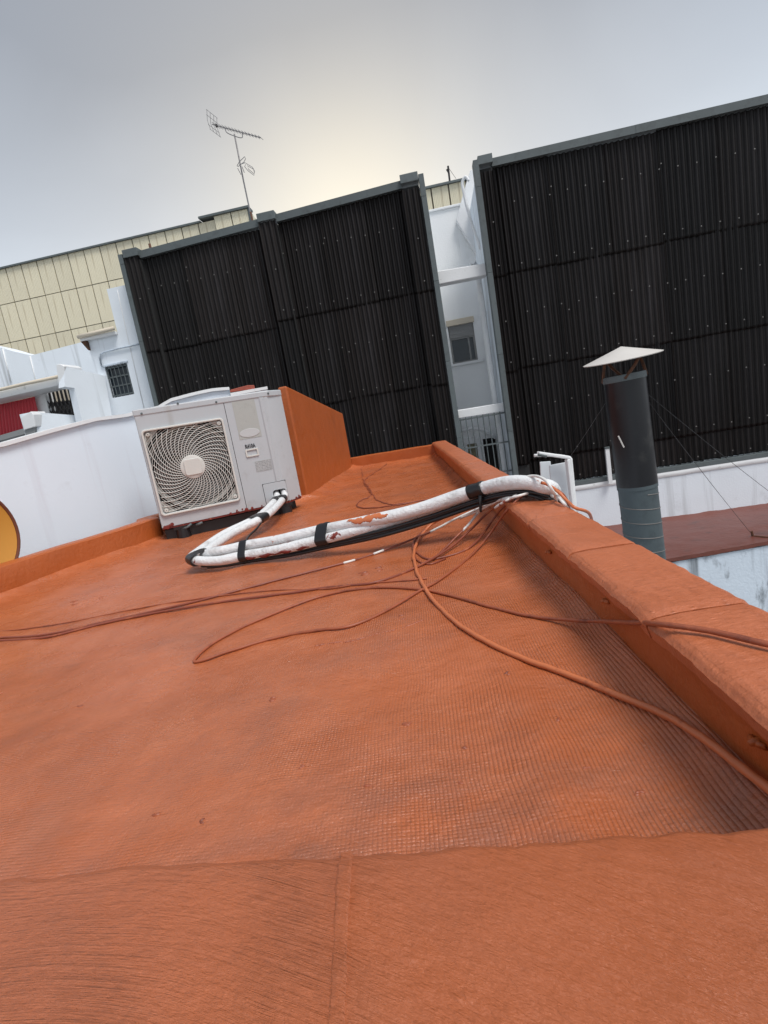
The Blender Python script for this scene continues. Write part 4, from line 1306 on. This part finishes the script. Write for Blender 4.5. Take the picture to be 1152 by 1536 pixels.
# ------------------------------------------------------------------ yellow clad buildings in the distance
def yellow(name, label, d, u0, u1, ztop_, zbot_, cell, rows, jog=None):
    t = fthing(name, label, 'building', (u0+u1)/2, d, 'buildings clad in yellow ribbed panels')
    f = FB(); f.box(u0, u1, d+.06, d+9, GZ, ztop_-.02); f.fin('wall', m_joint, t)
    n = int(round((u1-u0)/cell)); w = (u1-u0)/n
    # ribbed panel, shared
    mb = MB()
    nr = 10
    pr = []
    for i in range(nr):
        x0 = i/nr*(w-.05); x1 = (i+1)/nr*(w-.05)
        pr += [(x0, 0), (x0+(x1-x0)*.7, 0), (x0+(x1-x0)*.76, .012), (x0+(x1-x0)*.94, .012)]
    pr.append((w-.05, 0))
    meshes = {}
    for r in range(len(rows)-1):
        h = rows[r]-rows[r+1]-.035
        mb = MB(); m_ = len(pr)
        mb.add([(x, y, z) for z in (0, h) for x, y in pr], [(i, i+1, m_+i+1, m_+i) for i in range(m_-1)])
        mb.box(0, w-.05, .0125, .05, 0, h)
        meshes[r] = mb.mesh('wall_panel', m_yel)
    for r in range(len(rows)-1):
        for k in range(n):
            o = bpy.data.objects.new('wall_panel', meshes[r]); COL.objects.link(o); o.parent = t
            up = jog and u0+k*w > jog and r == 0
            p = t.matrix_basis.inverted() @ (FO+fx*(u0+k*w+.025)+fy*(d-.002-(.12 if (jog and u0+k*w > jog) else 0)+random.uniform(0, .012))+V((0,0,rows[r+1]+.0175)))
            o.location = p
            if up: o.scale = (1, 1, 1.0+.09/(rows[r]-rows[r+1]))
    e = jog or u1
    f = FB(); f.box(u0-.1, e, d-.10, d+.4, ztop_-.02, ztop_+.05); f.fin('roof_flashing', m_galv, t)
    if jog:
        f = FB(); f.box(jog, u1+.06, d-.24, d+.4, ztop_+.075, ztop_+.165); f.fin('roof_flashing', m_galv, t)
        f = FB(); f.box(u1-.02, u1+.06, d-.17, d+.2, 5, ztop_+.075); f.fin('corner_flashing', m_galv, t)
        # receding gable side, sloping down behind
        f = FB(); f.prism([(u1+.02, d+.2, ztop_+.08), (u1+.02, d+6.5, ztop_-1.6), (u1+.02, d+6.5, GZ), (u1+.02, d+.2, GZ)], (-.1, 0, 0)); f.fin('gable_side', m_yel, t)
    return t
a = fp(0, 402, 16); b = fp(0, 458, 16); c = fp(0, 517, 16)
e = fp(371, 304, 16)
dz1, dz2 = a[1]-b[1], b[1]-c[1]
yellow('clad_building', 'large yellow panel-clad building rising behind the white houses on the left', 16, a[0]-3*.72, e[0], a[1]-.05, 3, .80, [a[1]-.05, b[1], c[1], c[1]-dz2, c[1]-2*dz2], fp(299, 322, 16)[0])
a = fp(668, 274, 12)
yellow('clad_building', 'small strip of yellow panel cladding seen above the white gap', 12, a[0]-2.4, a[0]+3.2, a[1]-.06, 3, .62, [a[1]-.06, a[1]-1.5, a[1]-3])

# ------------------------------------------------------------------ television aerials
def ap(x, y, d): u, z = fp(x, y, d); return V((u, d, z))
AD_ = 4.
an = fthing('television_aerial', 'tall television aerial with a long comb of rods above the left black front', 'aerial', fp(379, 336, AD_)[0], AD_)
f = FB(); f.tube([ap(392, 392, AD_), ap(379, 336, AD_), ap(365, 270, AD_), ap(351.5, 201, AD_)], .019, 6); f.fin('mast', m_alu, an, smooth=True)
f = FB(); f.tube([ap(391, 390, AD_-.03), ap(376, 318, AD_-.03)], .024, 6); f.fin('mast_foot', m_rust, an, smooth=True)
b0, b1 = ap(318.5, 186.5, AD_), ap(391, 206.5, AD_-.5)
f = FB(); f.tube([b0, b1], .011, 6); f.fin('boom', m_alu, an)
f = FB(); f.tube(spline([b0.lerp(b1, .27), b0.lerp(b1, .29)-V((0,0,.09)), b0.lerp(b1, .45)-V((0,0,.12)), b0.lerp(b1, .6)-V((0,0,.11)), b0.lerp(b1, .63)], 5), .009, 6); f.fin('boom_brace', m_alu, an)
bd = (b1-b0).normalized(); side = bd.cross(V((0, 0, 1))).normalized()
tilt = (side + V((0, 0, .22))).normalized()
for k in range(15):
    c = b0.lerp(b1, .08+.92*k/14); ln = .12-.003*k
    f = FB(); f.tube([c-tilt*ln, c+tilt*ln], .0055, 5); f.fin('rod', m_alu, an)
for sg in (1, -1):
    f = FB()
    up_ = (V((0, 0, 1))*sg + bd*.25).normalized()
    for off in (-.14, -.05, .05, .14):
        c = b0 + tilt*off
        f.tube([c, c+up_*.20], .005, 5)
    f.tube([b0+tilt*.16+up_*.2, b0-tilt*.16+up_*.2], .005, 5); f.tube([b0+tilt*.16+up_*.1, b0-tilt*.16+up_*.1], .005, 5)
    f.fin('reflector', m_alu, an)
f = FB(); f.lathe([(.028, 0), (.028, .05)], 8, Matrix.Translation(b0.lerp(b1, .09)-V((0, 0, .03)))); f.fin('dipole_box', m_iron, an)
def loop(pts, r=.0075):
    f = FB(); f.tube([ap(x, y, AD_-.05-.012*i) for i, (x, y) in enumerate(pts)], r, 5, closed=True); return f
for pts in ([(355.5, 249), (359, 242.5), (367, 235), (368.5, 238), (366, 243), (357, 250)], [(369, 245), (379, 251), (382, 257), (381, 263), (372, 256), (367, 250)],
            [(371, 248.5), (380.5, 254), (381.5, 261), (373, 254)]):
    loop(pts).fin('aerial_loop', m_alu, an)
for pts in ([(356.5, 252.5), (361.5, 262)], [(359, 247), (368, 244)], [(363, 250), (366.5, 259)], [(357, 235), (359, 235)]):
    f = FB(); f.tube([ap(x, y, AD_-.06) for x, y in pts], .008, 5); f.fin('aerial_arm', m_alu, an)
a2 = fthing('television_aerial', 'tiny aerial on the roofline between the two black fronts', 'aerial', fp(674, 273, 11.9)[0], 11.9)
f = FB(); f.tube([ap(675.5, 280, 12.3), ap(672, 249, 12.3)], .035, 6); f.fin('mast', m_iron, a2)
f = FB(); f.tube([ap(670, 254, 12.3), ap(674, 261, 12.3)], .03, 5); f.tube([ap(673, 252, 12.3), ap(684, 268, 12.3)], .008, 4); f.fin('aerial_arm', m_iron, a2)

# ------------------------------------------------------------------ flue with conical cowl
FY = 4.2
def yp(x, y, Y=FY): return ony(x, y, Y)
c_top, c_mid = yp(936, 562), yp(955.5, 726)
fl_ = thing('flue_pipe', 'black flue pipe with a spiral-seamed grey lower length and pale conical cowl', 'flue', (c_mid.x, FY, GZ))
ax = V((c_top.x, FY, c_top.z)); ay = V((c_mid.x, FY, c_mid.z))
axis = (ax-ay).normalized()
rad = (yp(968, 556)-yp(905.5, 566)).length/2*.93
Mq = axis.to_track_quat('Z', 'Y').to_matrix().to_4x4()
def FM(p): return Matrix.Translation(p) @ Mq
Lm = (ax-ay).length
m = MB(); m.lathe([(rad, 0), (rad*1.0, .006), (rad, Lm-.0), (rad*.96, Lm), (rad*.96, Lm-.2)], 40, FM(ay)); m.build('upper_pipe', m_flue, fl_, world=True, smooth=40)
m = MB(); m.lathe([(rad*1.02, Lm-.045), (rad*1.035, Lm-.043), (rad*1.035, Lm-.006), (rad*1.01, Lm+.003), (rad*.97, Lm+.003)], 40, FM(ay), False); m.build('top_band', m_galv, fl_, world=True, smooth=40)
low_len = ay.z-GZ
m = MB(); m.lathe([(rad*.965, -low_len), (rad*.965, -.03), (rad*1.0, -.028), (rad*1.0, .0)], 40, FM(ay)); m.build('lower_pipe', m_duct, fl_, world=True, smooth=40)
hel = []
turns = int(low_len/.118)
for k in range(turns*28):
    a = 2*PI*k/28
    hel.append(FM(ay) @ V((rad*.967*math.cos(a), rad*.967*math.sin(a), -.07-.118*k/28)))
m = MB(); m.tube(hel, .0042, 5, cap=False); m.build('spiral_seam', m_screw, fl_, world=True, smooth=True)
m = MB(); m.tube([yp(938, 565)+V((0,-rad,0))]*0 + [yp(927.5, 654, FY-rad*1.01), yp(936, 671, FY-rad*1.01)], .006, 5); m.build('scratch', m_cap, fl_, world=True)
m = MB(); m.tube([yp(968, 671), yp(976, 671)], .012, 6); m.build('bolt', m_galv, fl_, world=True)
# cowl: base edge from (879,550) to (988,525), tip (926,522)
k0, k1, kt = yp(879, 550), yp(988, 525), yp(926.5, 521)
kc = (k0+k1)/2; kr = (k1-k0).length/2
kax = ((k1-k0).normalized().cross(V((0, -1, 0)))).normalized()
if kax.z < 0: kax = -kax
kax = (kax + V((0, -.06, 0))).normalized()
kh = (kt-kc).dot(kax)
Kq = Matrix.Translation(kc) @ kax.to_track_quat('Z', 'Y').to_matrix().to_4x4()
m = MB(); m.lathe([(kr*.985, -.006), (kr, 0), (kr*.5, kh*.5), (.004, kh), (0, kh)], 40, Kq, False); m.lathe([(kr*.985, -.006), (0, kh-.012)], 40, Kq, False)
m.build('cowl', m_cap, fl_, world=True, smooth=50)
for k in range(4):
    a = PI/4+k*PI/2+.35
    p0 = FM(ay) @ V((rad*1.02*math.cos(a), rad*1.02*math.sin(a), Lm-.03))
    p1 = Kq @ V((rad*1.15*math.cos(a), rad*1.15*math.sin(a), kh*.30))
    m = MB(); m.tube([p0, p0.lerp(p1, .5)+V((.012*math.cos(a), 0, 0)), p1], .012, 6); m.build('cowl_strut', m_rust, fl_, world=True)
# guy wires
wt = FM(ay) @ V((rad, 0, Lm-.08))
e1 = onz(1129, 803, -1.89)
e2 = onp(1152, 734, (6.2, 5.6, 0), V((0, 1, 0))); e2 = e2 + (e2-wt)*.35
wl0 = FM(ay) @ V((-rad, 0, Lm-.08))
e3 = FO + fx*2.9 + fy*(-.07) + V((0, 0, -.9))
for p0, p1, lab in ((wt, e1, 'guy wire from the flue top down to the dark red roof strip'), (wt, e2, 'guy wire from the flue top running out of view at the right'), (wl0, e3, 'guy wire on the left side of the flue, against the black sheets')):
    m = MB(); m.tube([p0.lerp(p1, k/6)+V((0, 0, -.02*math.sin(PI*k/6))) for k in range(7)], .0025, 5)
    tag(m.build('guy_wire', m_wire, smooth=True), lab, 'wire', 'guy wires of the flue')

# ------------------------------------------------------------------ low building to the right: dark red roof strip and stained wall
lb_ = thing('low_building', 'low building with dark red roof strip and stained blue-white wall, beyond the right coping', 'building', (4.5, 6.6, GZ))
yb0, yb1 = 6.57, 8.20
def rs(s, t):
    x = 1.6+8*s; y = yb0-.02+(yb1+.55-yb0)*t
    yl = (FO+fx*((x)/math.cos(FR))).y
    return V((x, y, -1.90+.012*fbm((x, y, 0), 1.5)+.05*math.exp(-max(0, (yl-.04-y))/.06)+.008*fbm((x*3, y*3, 4), 2.)))
MB().grid(rs, 90, 30).build('roof_strip', m_strip, lb_, world=True, smooth=True)
MB().grid(lambda s, t: V((1.6+8*s, yb0-.022, -1.895-.05*t-.012*fbm((s*40, t, 0), 1.))), 120, 1, True).build('roof_edge', m_strip, lb_, world=True)
m = MB(); m.box(1.6, 9.6, yb0, 8.9, GZ, -1.96); m.build('wall', m_grime, lb_, world=True)
m = MB(); m.tube([e1+V((0,0,-.02)), e1+V((-.01,-.0,.06))], .016, 6); m.tube([e1+V((0,0,-.01)), e1+V((.10,-.22,-.005))], .014, 6)
tag(m.build('anchor_hook', m_rust), 'rusty anchor of a guy wire on the dark red roof strip', 'anchor')

# ------------------------------------------------------------------ white sheet-metal cabinet with an angle rail behind the pipes
cb = thing('metal_cabinet', 'white sheet-metal cabinet with a bent angle rail, behind the coping at the pipe end', 'cabinet', (1.3, 3.5, GZ))
Yc = 3.5
def cprism(pts, Y, t, name, mat):
    m = MB(); m.prism([ony(x, y, Y) for x, y in pts], (0, t, 0)); return m.build(name, mat, cb, world=True, bevel=.003)
cprism([(824, 698), (851, 693), (862, 790), (832, 790)], Yc, .012, 'front_panel', m_panelw)
cprism([(810, 693), (826, 692), (836, 790), (816, 790)], Yc+.10, .012, 'rear_panel', m_panelw)
m = MB()
p_ = [ony(808, 682.5, Yc-.08), ony(853, 689, Yc-.08)]
d = (p_[1]-p_[0]); n_ = V((0, 1, 0)).cross(d.normalized())
if n_.z < 0: n_ = -n_
m.prism([p_[0]-n_*.0, p_[1], p_[1]+n_*.022, p_[0]+n_*.022], (0, .05, 0))
m.build('top_rail', m_trim, cb, world=True, bevel=.006)
m = MB(); m.tube([ony(807, 682, Yc-.085), ony(820, 684.5, Yc-.085)], .009, 6); m.build('rail_end', m_galv, cb, world=True)
m = MB(); m.prism([ony(850.5, 690, Yc-.08), ony(855.5, 688, Yc-.08), ony(868, 790, Yc-.08), ony(862, 790, Yc-.08)], (0, .05, 0)); m.build('corner_post', m_trim, cb, world=True, bevel=.006)
m = MB(); m.tube(spline([ony(808, 682, Yc-.05)-V((.03,0,.0)), ony(830, 683, Yc-.05), ony(850, 685.5, Yc-.05), ony(855.5, 688, Yc-.05), ony(857, 697, Yc-.05), ony(864, 770, Yc-.05)], 5), .010, 7); m.build('cable_clip', m_trim, cb, world=True, smooth=True)
pu, pz0 = fp(914.5, 716, -.12); pz1 = fp(911, 673, -.12)[1]
tp = fthing('thin_post', 'short pale post on the low white wall, just left of the flue', 'post', pu, -.12)
m = FB(); m.box(pu-.03, pu+.03, -.15, -.10, pz0-.1, pz1); m.fin('shaft', m_trim, tp)
m = FB(); m.box(pu-.036, pu+.036, -.156, -.095, pz1, pz1+.03); m.fin('cap', m_galv, tp)

# ------------------------------------------------------------------ dried lumps and ridges of paint on the roof floor
lm = MB()
path = spline([FL(472, 969), FL(500, 964), FL(530, 961), FL(560, 952), (FL(600, 943)), FL(632, 931)], 8)
for i, p in enumerate(path):
    if random.random() < .75:
        r_ = random.uniform(.0012, .0028)
        lm.lathe([(r_*1.6, -.002), (r_, r_*.6), (0, r_*.9)], 7, Matrix.Translation(p) @ Matrix.Rotation(.3, 4, 'Z') @ Matrix.Diagonal((2.6, .9, 1, 1)))
for (x, y, r_) in [(610, 1087, .005), (604, 926, .005), (407, 1049, .004), (233, 1222, .0035), (690, 1175, .003), (840, 1080, .003), (552, 1180, .003), (960, 1190, .004), (303, 1232, .003), (118, 1062, .003), (760, 1010, .003), (700, 1120, .0025), (455, 1150, .0025), (880, 1150, .003), (110, 905, .008), (150, 895, .006), (185, 925, .005), (545, 860, .010), (570, 855, .007)]:
    for k in range(3):
        p = FL(x+random.uniform(-4, 4), y+random.uniform(-3, 3)); q_ = r_*random.uniform(.5, 1)
        lm.lathe([(q_*1.4, -.002), (q_, q_*.35), (0, q_*.6)], 7, Matrix.Translation(p) @ Matrix.Rotation(random.uniform(-.6, 1.), 4, 'Z') @ Matrix.Diagonal((1.6, .8, 1, 1)))
lo = lm.build('paint_lumps', m_cab_d, fo, world=True, smooth=True); lo['kind'] = 'stuff'
